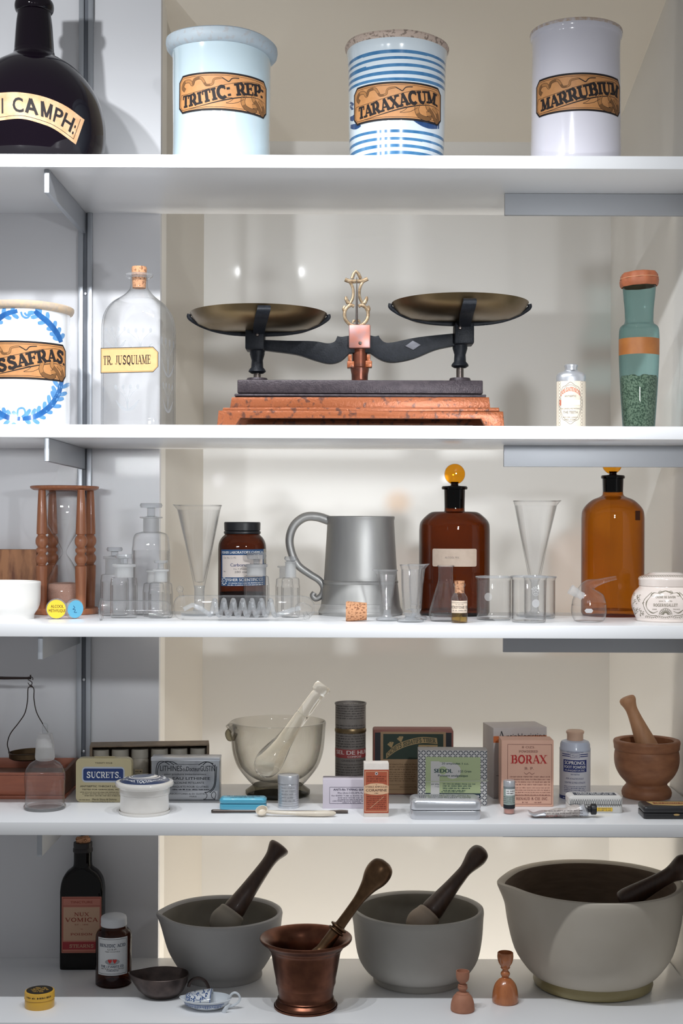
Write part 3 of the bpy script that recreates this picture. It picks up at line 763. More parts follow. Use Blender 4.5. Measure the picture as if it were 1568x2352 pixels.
# the pan balance
t = T('pan_balance', 'old black and copper two-pan balance scale with brass pans', 'scale', 826, 830, 0.135, 2)
yh = 0.062
def px_poly(P, dy=0.0): return [(t.P(x, y, dy).x, t.P(x, y, dy).z) for x, y in P]
def blk(x0, x1, y0, y1, d, bev=0.001, dy=0.0):
    a, b = t.P(x0, y0, dy), t.P(x1, y1, dy); 
    return rbox(((a.x + b.x) / 2, dy, (a.z + max(b.z, 0.0)) / 2), (b.x - a.x, d, a.z - max(b.z, 0.0)), bev)
k = t.k
t.add('base', join(blk(552, 1100, 881, 913, .118, .0015), blk(546, 1107, 913, 921, .126, .0012)), IRON2)
low = px_poly([(540, 921), (1113, 921), (1116, 945), (536, 945)])
g = prism(low, -.064, .064, .001)
g2 = prism(px_poly([(522, 945), (1134, 945), (1136, 953), (519, 953)]), -.07, .07, .001)
zt = t.P(826, 953).z
ft = [(t.P(512, 953).x, zt), (t.P(1143, 953).x, zt), (t.P(1146, 988).x, 0), (t.P(1106, 988).x, 0), (t.P(1094, 968).x, t.P(826, 969).z), (t.P(560, 968).x, t.P(826, 969).z), (t.P(546, 988).x, 0), (t.P(508, 988).x, 0)]
p2 = t.add('plinth', join(g, g2, prism(ft, -.073, -.062, .0006), prism(ft, .062, .073, .0006)), COPPERP)
recalc(p2)
t.add('column', lathe([(r * k, t.P(826, y).z) for r, y in ((0, 881), (24, 881), (24, 876), (18.5, 873), (19, 860), (21, 850), (21, 846), (17, 843), (17, 800), (0, 800))], 32), pm('copper_column', (120, 66, 46), 0.35, 0.6, var=0.7, vscale=70, rgb2=(52, 36, 34)))
t.add('collar', join(blk(797, 813, 831, 846, .018), blk(839, 854, 830, 845, .018), blk(799, 808, 815, 832, .012), blk(842, 850, 815, 832, .012)), COPPERP)
bl = t.add('pivot_block', blk(801, 850, 749, 803, .036, .002, 0.0), COPPERB)
t.add('screw', move(join(lathe([(0, .003), (.0022, .0025), (.0028, 0)], 16), rbox((0, 0, .003), (.0008, .005, .0012))), tuple(t.P(827, 788, -.0182)), Matrix.Rotation(R(90), 4, 'X') @ Matrix.Rotation(R(30), 4, 'Z')), DARKSTEEL, parent=bl)
beam = px_poly(cr([(606, 782), (660, 784), (720, 785), (752, 790), (768, 786), (774, 775)], 4) + [(776, 772)] + cr([(776, 774), (786, 775), (803, 772)], 3) + [(848, 771)] + cr([(848, 771), (860, 774), (869, 772)], 3) + cr([(872, 778), (882, 787), (900, 788), (960, 776), (1043, 767)], 4) + [(1043, 795)] + cr([(1043, 795), (1000, 804), (950, 824), (905, 833), (876, 828), (850, 812)], 4) + cr([(802, 812), (782, 830), (756, 836), (722, 828), (680, 815), (606, 805)], 4))
t.add('beam', prism(beam, -.008, .008, .0006), IRON)
L_ = prism(px_poly([(929, 797), (947, 784), (966, 794), (948, 806)]), -.0098, -.0081, .0005)
t.add('diamond_boss', L_, pm('boss_iron', (92, 92, 98), 0.5, 0.4))
for (x0, x1, y0, y1, cx, pyr, gy0, gy1) in ((565, 608, 760, 806, 594, 722, 868, 881), (1042, 1086, 744, 793, 1056, 698, 872, 881)):
    b = t.add('end_block', blk(x0, x1, y0, y1, .04, .0025, -.003), IRON)
    mx = (x0 + x1) / 2 + (4 if x0 < 800 else -8); mz = lambda y: t.P(mx, y).z
    X = t.P(mx, 830).x
    t.add('screw', move(lathe([(0, .003), (.002, .0025), (.003, 0)], 16), tuple(t.P(mx, y0 + 9, -.0232)), Matrix.Rotation(R(90), 4, 'X')), DARKSTEEL, parent=b)
    g = lathe([(r * k, mz(y)) for r, y in ((0, y1 - 2), (17, y1 - 2), (17, y1 + 8), (13, y1 + 22), (14, y1 + 38), (19, y1 + 44), (20, y1 + 48), (14, y1 + 52), (0, y1 + 53))][::-1], 28)
    t.add('guide_sleeve', move(g, (X, 0, 0)), IRON)
    t.add('guide_rod', move(lathe([(0, mz(880)), (8.5 * k, mz(880)), (8.5 * k, mz(y1 + 50)), (0, mz(y1 + 50))], 20), (X, 0, 0)), DARKSTEEL)
    t.add('cup', move(lathe([(r * k, mz(y)) for r, y in ((0, 881), (24, 881), (25, 874), (23, 869), (14, 868), (0, 869))], 28), (X, 0, 0)), IRON2)
    # four-armed carrier under the pan
    pcx = t.P(cx, pyr).x; zr = t.P(cx, pyr).z
    R_ = 157 * k; dpt = 42 * k
    arms = []
    for a in (0, 180, 90):
        P = []
        for f, zf_ in ((0, -dpt * 1.12), (.35, -dpt * 1.06), (.62, -dpt * .9), (.84, -dpt * .62), (.97, -dpt * .34), (1.02, -dpt * .16), (1.015, -dpt * .0)):
            P.append((pcx + math.cos(R(a)) * f * R_, math.sin(R(a)) * f * R_, zr + zf_))
        arms.append(tube(cr(P, 4), .0052 if a in (90, 270) else .0034, 10, flat=.55 if a in (0, 180) else 1.0))
    arms.append(move(blk(x0 + 6, x1 - 6, y0 - 18, y0 + 2, .03, .002), (0, 0, 0)))
    # the strap in front of the pan rises from the block
    sx = (x0 + x1) / 2 + (8 if x0 < 800 else 3)
    P = [t.P(sx, y0 + 4, -.022), t.P(sx + 2, y0 - 14, -R_ * .55), t.P(sx + 6, y0 - 30, -R_ * .92), t.P(sx + 10, y0 - 46, -R_ * 1.03), t.P(sx + 12, y0 - 56, -R_ * 1.035), t.P(sx + 11, y0 - 59, -R_ * 1.0)]
    tp = cr([tuple(p) for p in P], 5); V, F = [], []
    for i, p in enumerate(tp):
        wd = (13 + 2 * math.sin(i / len(tp) * 3)) * k
        for sx_, sy_ in ((-1, 0), (1, 0), (1, .003), (-1, .003)): V.append((p[0] + sx_ * wd, p[1] - sy_, p[2] - (.002 if sy_ else 0)))
    for i in range(len(tp) - 1):
        for j in range(4): F.append((i * 4 + j, i * 4 + (j + 1) % 4, i * 4 + 4 + (j + 1) % 4, i * 4 + 4 + j))
    F += [(0, 1, 2, 3), tuple(len(V) - 4 + q for q in range(4))]
    c = t.add('carrier', join(*arms[:-1], (V, F), arms[-1]), IRON); recalc(c)
    pan = [(0, -dpt), (R_ * .5, -dpt * .97), (R_ * .72, -dpt * .84), (R_ * .88, -dpt * .58), (R_ * .96, -dpt * .26), (R_ * .995, 0), (R_ * 1.0, .0006), (R_ * .985, .0006), (R_ * .95, -dpt * .24), (R_ * .87, -dpt * .54), (R_ * .7, -dpt * .79), (R_ * .5, -dpt * .92), (0, -dpt * .95)]
    t.add('pan', move(lathe(pan, 80), (pcx, 0, zr)), BRASS, angle=60)
m = lambda P: [tuple(t.P(x, y, .006)) for x, y in P]
mir = lambda P: [(1636 - x, y) for x, y in P]
fr = []
for f in (lambda P: P, mir):
    fr.append(tube(m(f(cr([(814, 749), (802, 744), (793, 733), (791, 719), (796, 707), (806, 701), (813, 704)], 5))), .0026, 8))
    fr.append(tube(m(f(cr([(797, 707), (803, 698), (810, 684), (811, 668), (807, 654), (800, 645), (792, 642)], 5))), .0022, 8))
    fr.append(tube(m(f(cr([(800, 697), (795, 688), (794, 681)], 4))), [.0032, .003, .003, .0028, .0028, .0026, .0022, .002, .0014], 8))
    fr.append(tube(m(f(cr([(810, 742), (812, 736), (816, 738)], 3))), .0016, 8))
    fr.append(tube(m(f(cr([(791, 716), (789, 709), (792, 703)], 3))), .0024, 8))
fr.append(tube(m(cr([(792, 642), (803, 646), (818, 646), (833, 645), (844, 640)], 4)), .0032, 8))
fr.append(tube(m([(808, 640), (812, 629), (817, 623), (823, 629), (828, 640)]), .0026, 8))
pf = t.add('pointer_frame', join(*fr), GILT)
t.add('needle', tube([tuple(t.P(819, 749, -.002)), tuple(t.P(819, 700, -.002)), tuple(t.P(819, 637, -.002))], [.0018, .0016, .0005], 10), DARKSTEEL)

# tooth powder bottle
CREAM = pm('cream_paper', (226, 214, 196), 0.6, var=0.3, vscale=90, rgb2=(212, 198, 178))
REDINK = ink('orange_red_ink', (206, 104, 74)); GREYINK = ink('grey_ink', (96, 92, 90))
t = T('powder_bottle', 'small cream-labelled powder bottle with a silver shoulder and cap', 'bottle', 1311, 920, 0.09, 2)
fl = lambda x, y, z, a: (x, y * .72, z)
t.add('body', lathe(t.pr([(0, 988), (33, 988), (33.5, 980), (33.5, 873), (0, 872)]), 48, fl), CREAM)
t.add('shoulder', lathe(t.pr([(33.8, 877), (34.2, 868), (33, 861), (27, 856), (17, 853), (15, 849), (0, 849)]), 48, fl), STEEL)
t.add('cap', lathe(t.pr([(14, 851), (14, 845), (15.5, 842), (15.5, 839), (12, 836.5), (0, 836)]), 32), STEEL)
L = Lab()
L.line([(29 * math.cos(a) * (1 + .06 * math.cos(6 * a)), 46 * math.sin(a) * (1 + .05 * math.cos(8 * a)) - 4) for a in [2 * math.pi * i / 60 for i in range(60)]], 0.8, GREYINK, 1, closed=True)
L.line([(25 * math.cos(a), 42 * math.sin(a) - 4) for a in [2 * math.pi * i / 60 for i in range(60)]], 0.6, GREYINK, 1, closed=True)
for q in range(14):
    for sx in (-1, 1): L.line(arc(sx * 29, 44 - q * 7.4, 4, 3.2, 0, 360, 8), 0.5, GREYINK, 1)
L.slab('COLGATE&CO.', 0, 14, 9, REDINK, 2, width=50, T=.2, n=.12, ser=.1, warp=lambda x, y: (x, y + 10 - x * x * .02))
L.text('ANTISEPTIC', 0, 10, 4.5, GREYINK, 2, width=27)
L.rect(-28, -9, -23, 4, REDINK, 1); L.rect(-21, -8, 24, 4, pm('pale_paper', (238, 226, 212), .6), 1)
L.text('FOR CLEANSING AND WHITENING', 0, -18, 3, GREYINK, 2, width=46)
L.text('THE TEETH', 0, -28, 6, GREYINK, 2, width=34)
L.text('NEW YORK . LONDON', 0, -38, 2.8, GREYINK, 2, width=36); L.text('PARIS . SYDNEY', 0, -43, 2.8, GREYINK, 2, width=28)
L.build(t, 'label', cyl(t, 33.6, 1311, 921, sq=.72), maxlen=5)

# tall blue-green glass
t = T('specimen_jar', 'tall blue-green glass jar half full of dried herb, tied with leather', 'jar', 1467, 800, 0.12, 2)
body = t.pr([(0, 986), (34, 986), (36.5, 982)]) + t.pr([(36.5, 982), (42, 900), (45, 840), (46, 800), (45.5, 765), (43, 752), (34, 744)], 5) + t.pr([(32, 738), (33, 710), (36, 680), (38, 655), (38.5, 645)], 3)
t.add('body', join(lathe(body, 56), lathe(t.pr([(0, 978), (33, 978)]), 40)), TEAL)
HERB = pm('dried_herb', (150, 140, 116), 0.9, var=1.0, vscale=360, rgb2=(84, 84, 66), bump=1.0, bscale=420, thr=(.42, .58))
t.add('dried_herb', lathe(t.pr([(0, 981), (32, 981), (35, 976), (40, 900), (42, 872), (40, 866), (26, 864), (12, 868), (0, 863)]), 48, lambda x, y, z, a: (x, y, z + (.0016 * math.sin(7 * a) if z > .04 else 0))), HERB)
LEATH = pm('tan_leather', (168, 96, 62), 0.6, var=0.5, vscale=70, rgb2=(140, 78, 52), bump=.3)
cv = lambda x, y, z, a: (x * (1 + .03 * math.sin(9 * a)), y * (1 + .03 * math.sin(9 * a)), z + .0012 * math.sin(5 * a + 1) * (1 if z < .185 else 0) + x * .05)
t.add('leather_cover', lathe(t.pr([(40, 659), (43, 654), (44, 645), (42, 638), (42, 633), (38, 627), (25, 624), (0, 623)]), 56, cv), LEATH)
t.add('string', ring(43 * t.k, t.z(640), .0007, tf=lambda x, y, z, a: (x, y, z + x * .05)), pm('string', (196, 140, 104), .8))
L = Lab(); L.rect(-64, -19, 64, 19, pm('brown_band', (158, 98, 44), .5, var=.5, vscale=50, rgb2=(132, 74, 32)), 0)
L.build(t, 'paper_band', cyl(t, 46, 1467, 793), maxlen=5, base=.0004)
# ---------------------------------------------------------------- board of the hourglass and glassware
WOOD = pm('turned_wood', (164, 106, 72), 0.42, coat=.15, var=0.7, vscale=40, rgb2=(142, 82, 54), stretch=(6, 6, .6))
OLDBOX = pm('stained_board', (176, 122, 82), 0.6, var=1.0, vscale=26, rgb2=(112, 66, 42), stretch=(2.5, 1, .6), thr=(.4, .6))
t = Box('wooden_box', 'old stained wooden box standing behind the white bowl', 'box', -60, 84, 1262, 1410, .268, .027, 3)
t.H = pt(12, 1262, .268).z - t.z0
t.body(None, OLDBOX, .0012)
CER = pm('white_ceramic', (236, 234, 230), 0.3, coat=.4)
t = T('bowl', 'white ceramic bowl with a narrow foot, cut by the frame edge', 'bowl', 3, 1380, .105, 3)
t.add(None, lathe(t.pr([(0, 1425), (72, 1425), (74, 1422), (74, 1412), (76, 1408)]) + t.pr([(76, 1408), (84, 1396), (88, 1380), (88.5, 1350), (89, 1340)], 4) + t.pr([(89, 1337), (87, 1335), (84, 1335), (80, 1350), (74, 1390), (50, 1405), (0, 1408)]), 72), CER)

t = T('hourglass', 'wooden hourglass with four turned posts and pale sand in its lower bulb', 'hourglass', 148, 1260, .232, 3)
t.add('top_disc', lathe(t.pr([(0, 1126), (70, 1126), (77, 1122), (78, 1118), (76, 1116.5), (0, 1116.5)]), 64), WOOD)
t.add('bottom_disc', lathe(t.pr([(0, 1412), (76, 1412), (78, 1408), (78, 1398), (76, 1395), (0, 1395)]), 64), WOOD)
yb = 1395
post = [(0, yb), (11, yb), (11.5, 1380), (13, 1320), (13, 1299), (9, 1297), (9, 1295)] + cr([(9, 1295), (13.5, 1287), (13.5, 1278), (9, 1271), (12.5, 1266), (12.5, 1260), (9, 1256), (13.5, 1248), (13.5, 1237), (9, 1229)], 3) + [(9, 1228), (12, 1226), (12, 1222), (11, 1190), (9, 1140), (8, 1126), (0, 1126)]
posts = []
for px, dy in ((96, -.026), (186, -.034), (120, .034), (207, .026)):
    q = t.P(px, 1260, dy)
    f = t.k / kk(t.y + dy)
    posts.append(t.add('post', move(lathe([(r * t.k, t.z(y)) for r, y in post], 24), (q.x, dy, 0)), WOOD))
t.k
bulb = [(0, 1394), (30, 1393.5), (42, 1386), (47, 1366), (44, 1344), (33, 1318), (16, 1288), (6, 1274), (4.5, 1268), (6, 1262), (16, 1244), (36, 1212), (45, 1190), (47, 1168), (44, 1144), (34, 1131), (20, 1127.5), (0, 1127)]
t.add('glass_bulbs', lathe(t.pr(bulb, 4), 56), CLEAR)
SAND = pm('pink_sand', (208, 166, 148), .95, var=.6, vscale=700, rgb2=(184, 142, 124))
t.add('sand', lathe(t.pr([(0, 1391), (28, 1391), (40, 1385), (44.5, 1366), (42.5, 1346), (40, 1340), (20, 1338), (0, 1337)]), 48), SAND)

# two disc stoppers lying at the front edge
for (px, py, rx, y, heading, mat, name, txt) in ((130, 1398, 24, .095, 6, 'y', 'round glass stopper with a bright yellow disc, leaning at the shelf front', 1), (170, 1397, 23, .105, 42, 'b', 'round glass stopper with a sky-blue disc, beside the yellow one', 0)):
    t = T('glass_stopper', name, 'stopper', px, py, y, 3, rz=0)
    rad = rx * t.k; M = Matrix.Translation((0, 0, rad)) @ Matrix.Rotation(R(heading), 4, 'Z') @ Matrix.Rotation(R(90 + 4), 4, 'X')
    t.add('disc', move(lathe([(0, -.004), (rad * .9, -.004), (rad, -.002), (rad, .002), (rad * .9, .0036), (0, .0038)], 40), (0, 0, 0), M), CLEARR)
    if txt: t.add('stem', move(lathe([(.0045, -.004), (.005, -.012), (.008, -.014), (.0075, -.03), (0, -.03)], 24), (0, 0, 0), M), FROST)
    else: t.add('stem', move(lathe([(.0045, -.004), (.005, -.010), (.008, -.012), (.007, -.02), (0, -.02)], 24), (0, 0, 0), M), FROST)
    L = Lab(); YEL = pm('yellow_disc', (244, 204, 52), .45); SKY = pm('sky_disc', (98, 176, 208), .45)
    L.disc(0, 0, 21.5 if txt else 20.5, YEL if txt else SKY, 0, n=32)
    B = ink('stopper_ink', (36, 34, 30))
    if txt:
        L.text('ALCOOL', 2, 3, 7, B, 1, width=29, bold=.02); L.text('M\u00c9THYLIQUE', 2, -7, 7, B, 1, width=38, bold=.02)
    else:
        q = cr([(-6, 8), (-2, 3), (-7, 0), (0, -2), (-3, -7), (4, -8)], 4); L.line(q, 1.4, ink('blue_ink', (40, 90, 130)), 1)
    L.build(t, 'paper_disc', lambda u, v, h: tuple(M @ Vector((u * t.k, v * t.k, .0039 + h))))

# stoppered reagent bottles
def reagent(label, px, y, R_, bot, sh0, sh1, nk, nt, lipr, liph, st=None, mat=CLEAR, shelf=3, neckmat=None, name='reagent_bottle', stmat=None, group=None):
    """clear glass bottle: radius R_, shoulder from sh0 down to sh1, neck radius nk up to nt, lip; st = stopper (disc radius, top, underside, stem radius)"""
    t = T(name, label, 'bottle', px, (bot + nt) / 2, y, shelf, group=group)
    body = t.pr([(0, bot + 14), (R_ - 4, bot + 14), (R_, bot + 2)]) 
    body = [(0, 0), ((R_ - 3) * t.k, 0), (R_ * t.k, .003)] + t.pr([(R_, bot - 10), (R_, sh1 + 8)]) + t.pr([(R_, sh1 + 6), (R_ - 1, sh1), (R_ * .78 + nk * .22, (sh0 + sh1) / 2 - (sh1 - sh0) * .28), (nk + 1.5, sh0)], 4)
    inner = [(0, .005), ((R_ - 5) * t.k, .005), ((R_ - 3.5) * t.k, .009)] + t.pr([(R_ - 3.5, bot - 12), (R_ - 3.5, sh1 + 8)])
    t.add('body', join(lathe(body, 48), lathe(inner, 40)), mat)
    t.add('neck', join(lathe(t.pr([(nk, sh0 + .5), (nk, nt)]), 40), lathe(t.pr([(nk, nt), (lipr - 1, nt - 1), (lipr, nt - liph / 2), (lipr - 1, nt - liph), (nk - 3, nt - liph)]), 40)), neckmat or FROST)
    if st:
        dr, ty, by, sr = st
        s = t.pr([(0, by), (0, by)])
        g = lathe(t.pr([(0, sh0 - 2), (nk - 4, sh0 - 2), (nk - 2.5, nt - liph), (sr, nt - liph - 2), (sr, by + 2), (sr + 3, by + .5), (dr - 2, by), (dr, (ty + by) / 2), (dr - 2, ty), (0, ty)]), 36)
        t.add('stopper', g, stmat or CLEARR)
    return t
reagent('tallest clear reagent bottle with a flat disc stopper, behind the small jars', 346.5, .21, 43.5, 1405, 1221, 1256, 18, 1191, 26.5, 4, (26, 1156, 1166, 9))
reagent('clear glass-stoppered jar at the back of the small clear cluster, next to the hourglass', 263, .185, 32, 1402, 1318, 1328, 21, 1284, 27, 6, (18.5, 1257, 1266, 8))
reagent('clear wide-necked jar with a frosted neck, in front of the back jar by the hourglass', 284.5, .135, 31, 1418, 1326, 1336, 21.5, 1303, 27, 7, (20, 1273, 1282, 9))
reagent('small clear stoppered bottle half hidden below the tallest reagent bottle', 353, .165, 25, 1408, 1338, 1352, 14.5, 1314, 20, 4, None)
reagent('small clear bottle with a frosted neck and thin disc stopper, before the tallest reagent bottle', 369, .135, 28, 1417, 1336, 1356, 15, 1313, 19, 5, (16.5, 1287, 1293, 7))

# lying tube
t = T('glass_tube', 'clear glass tube lying on its side with a flared left end', 'glass tube', 314, 1401, .07, 3)
X = Matrix.Rotation(R(90), 4, 'Y'); k = t.k
c = 21.5 * k
prof = [(0, 78), (12, 78), (17, 74), (20.5, 66), (21, 50), (21, -74), (22, -78), (25.5, -80), (26, -82), (24, -83), (20, -81)]
g = move(lathe([(r * k, -x * k) for r, x in prof], 48), (0, 0, c + .0026), Matrix.Rotation(R(-90), 4, 'Y'))
t.add(None, join(g, move(ring(25 * k, 82 * k, .0011), (0, 0, c + .0026), Matrix.Rotation(R(-90), 4, 'Y'))), CLEAR)

# condenser
t = T('glass_condenser', 'lying glass condenser with a coiled inner tube and a cork on its stem', 'condenser', 560, 1397, .075, 3)
k = t.k; zc = 28.5 * k + .001
Y = Matrix.Rotation(R(-90), 4, 'Y')          # local +Z -> -X
pf_ = cr([(0, 162), (14, 160), (25, 152), (28, 138), (28.5, 120), (28.5, -110), (28, -134), (24, -150), (12, -160), (8, -162)], 3)
t.add('jacket', move(lathe([(r * k, x * k) for r, x in pf_], 48), (0, 0, zc), Y), CLEARF)
t.add('side_nub', join(tube([tuple(Vector((-143 * k, 0, zc + 24 * k))), (-146 * k, 0, zc + 38 * k)], 5 * k, 12), move(lathe([(0, -7 * k)] + [(8 * k * math.cos(R(a)), 8 * k * math.sin(R(a))) for a in range(-60, 61, 20)] + [(0, 8 * k)], 16), (-147 * k, 0, zc + 42 * k))), CLEAR)
coil = []; n = 200
for i in range(n + 1):
    f = i / n; a = f * 7.0 * 2 * math.pi
    coil.append(((-78 + 150 * f) * k, 19 * k * math.sin(a) * .9, zc + 17.5 * k * -math.cos(a)))
coil = [(-138 * k, 0, zc - 4 * k), (-118 * k, 0, zc + 6 * k), (-98 * k, 0, zc - 2 * k)] + coil + [(90 * k, 0, zc - 12 * k), (112 * k, 0, zc - 4 * k), (130 * k, 0, zc)]
t.add('coil', tube(coil, 5.4 * k, 10), CLEARR)
t.add('inner_bulb', move(lathe(cr([(0, -118 * k), (12 * k, -120 * k), (17 * k, -134 * k), (12 * k, -148 * k), (6 * k, -156 * k)], 4), 28), (0, 0, zc - 4 * k), Y), CLEAR)
t.add('side_nub', join(tube([(140 * k, -16 * k, zc - 10 * k), (144 * k, -26 * k, zc - 17 * k)], 5 * k, 12), move(lathe([(0, -7 * k)] + [(7.5 * k * math.cos(R(a)), 7.5 * k * math.sin(R(a))) for a in range(-60, 61, 20)] + [(0, 8 * k)], 16), (145 * k, -29 * k, zc - 19.5 * k))), CLEAR)
zt = zc - 1 * k
sl = lambda x: zt - (x - 160) * .0 * k
t.add('stem', tube([(x * k, 0, zt) for x in (158, 200, 260, 312)], 9.5 * k, 24), CLEAR)
ck = T.add
t.add('cork', move(lathe([(9.6 * k, -24 * k), (22 * k, -24 * k), (23.5 * k, -20 * k), (20 * k, 24 * k), (9.6 * k, 24 * k)][::-1], 36), (258 * k, 0, 22.4 * k), Matrix.Rotation(R(90), 4, 'Y')), CORK)

# conical measures
def conical(label, px, y, rimr, rimy, tipr, tipy, stemr, footr, footy, spout, mat=CLEAR, wall=1.6, name='conical_measure'):
    t = T(name, label, 'measuring glass', px, (rimy + footy) / 2, y, 3)
    k = t.k
    zr, zt = t.z(rimy), t.z(tipy)
    def tf(x, yy, z, a):
        f = max(0.0, (z - (zr - 22 * k)) / (22 * k)); da = (a - (math.pi * 1.5 if spout < 0 else math.pi / 2)); da = (da + math.pi) % (2 * math.pi) - math.pi
        e = math.exp(-(da / .20) ** 2) * min(1, f) ** 1.5 * 11 * k
        return (x + spout * e, yy, z + e * .12)
    out = t.pr([(tipr, tipy), (tipr + (rimr - tipr) * .5, (rimy + tipy) / 2), (rimr - 2.5, rimy + 10), (rimr - .5, rimy + 3), (rimr, rimy)])
    inn = t.pr([(0, tipy - 6), (tipr - wall - 1, tipy - 9), (tipr + (rimr - tipr) * .5 - wall, (rimy + tipy) / 2), (rimr - 2.5 - wall, rimy + 10)])
    t.add('cone', join(lathe(out, 56, tf), lathe(inn, 40, tf), ring(rimr * k, zr, .0009, 56, tf=tf)), mat)
    t.add('foot', join(lathe(t.pr([(tipr, tipy), (stemr, tipy + 8), (stemr, footy - 12), (stemr + 4, footy - 6)]) + [(footr * k * .8, .006), (footr * k, .004), (footr * k, .0012), (footr * k * .95, 0), (0, 0)], 48)), CLEARR)
    return t
conical('tall conical measure with a spout, between the hourglass bottles and the black-capped jar', 458, .20, 50, 1161, 13, 1345, 11.5, 42, 1408, -1)
conical('tall conical measure with a spout, rising behind the beakers', 1227.5, .20, 49, 1151, 13, 1330, 9, 42, 1412, 1)
MEAS = glass('measure_glass', (254, 254, 254), (176, 178, 180), power=3.0, haze=0.06, hazecol=(250, 250, 250), gloss=1.8)
conical('small stemmed measuring glass with a pouring lip, the shortest of the three', 889, .088, 23, 1310, 9, 1400, 9, 26, 1422, -1, mat=MEAS)
conical('thick faceted measuring glass in front, between the short one and the amber bottle', 942.5, .062, 24, 1298, 17, 1408, 11, 31, 1428, 1, mat=MEAS)
conical('small measuring glass half hidden behind the thick faceted one', 955, .115, 19, 1297, 13, 1398, 9, 26, 1420, 1, mat=MEAS)

# black-capped amber jar
t = T('reagent_jar', 'brown glass jar with a black screw cap and a navy and white label', 'jar', 556, 1300, .215, 3)
R_ = 55
body = [(0, 0), (52 * t.k, 0), (R_ * t.k, .004)] + t.pr([(R_, 1390), (R_, 1262)]) + t.pr([(R_, 1262), (53.5, 1248), (48, 1236), (40.5, 1228), (38, 1222)], 4)
t.add('body', join(lathe(body, 56),), AMBERJ)
t.add('contents', lathe(t.pr([(0, 1400), (R_ - 3, 1398), (R_ - 3, 1360), (0, 1358)]), 48), pm('dark_grit', (48, 38, 34), .9))
BLK = pm('black_plastic', (24, 24, 28), .4)
t.add('cap', lathe(t.pr([(40, 1227), (42, 1225), (42, 1221), (39, 1219)]) + t.pr([(41, 1218), (41.5, 1201), (40, 1199), (0, 1199)]), 64, lambda x, y, z, a: (x * (1 + .006 * (int(a * 32 / math.pi) % 2)), y * (1 + .006 * (int(a * 32 / math.pi) % 2)), z)), BLK)
NAVY = pm('label_blue', (34, 76, 120), .55); PAP = pm('label_paper', (224, 212, 204), .6); WT = pm('label_white', (232, 232, 230), .6)
L = Lab(); L.rect(-64, -42, 64, 42, NAVY, 0); L.rect(-59, -22, 50, 29, PAP, 1); L.rect(54, 8, 70, 42, pm('seal_grey', (170, 164, 150), .6), 1)
L.text('FISHER LABORATORY CHEMICAL', -60, 32.5, 6, WT, 2, width=112, al='l', bold=.03)
L.text('Cat. No. C-192', -54, 21, 4.5, GREYINK, 2, width=34, al='l'); L.text('1 lb', 30, 21, 4, GREYINK, 2)
L.text('Carborundum', -34, 3, 7.5, ink('label_navy_ink', (44, 62, 110)), 2, width=62, al='l', bold=.02)
L.text('No. F (Powder)', -26, -4.5, 3.5, GREYINK, 2, al='l', width=36); L.text('280 mesh', -24, -12, 5, GREYINK, 2, al='l', width=38); L.text('No.', -54, -10, 3.5, GREYINK, 2, al='l')
L.text('FISHER SCIENTIFIC CO.', -44, -31, 7, WT, 2, width=96, al='l', bold=.03)
L.fine(-40, 50, -36.5, 2.6, WT, 3); L.fine(-42, 50, -41, 2.6, WT, 4)
L.line([(-53 + 6.2 * math.cos(a), -31 + 6.8 * math.sin(a)) for a in [2 * math.pi * i / 24 for i in range(24)]], 1.1, WT, 2, closed=True)
for i in range(10): L.disc(-53 + 8 * math.cos(.63 * i), -31 + 8.6 * math.sin(.63 * i), 1.3, WT, 2, n=8)
L.text('F', -53, -34, 6, WT, 3, bold=.02)
L.build(t, 'label', cyl(t, R_, 562, 1304, .012), maxlen=6)
reagent('wide-mouthed clear jar with a mushroom stopper, in front of the black-capped jar', 588.5, .165, 30, 1404, 1322, 1336, 22, 1303, 26, 7, (23, 1269, 1284, 7))
reagent('small clear bottle partly hidden behind the open-ringed one, near the tankard handle', 653, .185, 20.5, 1404, 1327, 1340, 11.5, 1304, 17, 4, None)
reagent('small clear bottle with a ring-shaped stopper, near the tankard handle', 667, .155, 21.5, 1406, 1326, 1342, 12.5, 1293, 14, 3, (15, 1278, 1287, 9))

# tankard
t = T('tankard', 'large pewter tankard with a scrolled handle', 'tankard', 828, 1300, .232, 3)
tb = [(0, 0), (95 * t.k, 0), (97 * t.k, .003), (96 * t.k, .007)] + t.pr([(92, 1394), (90.5, 1385), (89, 1370), (86, 1343), (85, 1340), (86.5, 1338), (86.5, 1334), (84.5, 1332), (79, 1240), (76.5, 1196), (77.5, 1192), (78, 1187), (76, 1185.5), (74, 1187), (76, 1250), (82, 1390), (0, 1392)])
t.add('body', lathe(tb, 88), PEWTER)
hp = [(757, 1196), (728, 1187), (700, 1188), (676, 1206), (665, 1236), (669, 1268), (684, 1298), (710, 1318), (733, 1333), (743, 1350), (738, 1367), (726, 1375), (718, 1368), (722, 1361)]
q = cr([tuple(t.P(x, y)) for x, y in hp], 6); n = len(q)
t.add('handle', tube(q, [(11 - 5.4 * (i / n) ** 1.2) * t.k * (1.0 if i < n - 12 else 1.1) for i in range(n)], 18, flat=1.15), PEWTER)
t.add('thumb_knob', tube([tuple(t.P(703, 1189)), tuple(t.P(692, 1182))], [5 * t.k, 2 * t.k], 12), PEWTER)

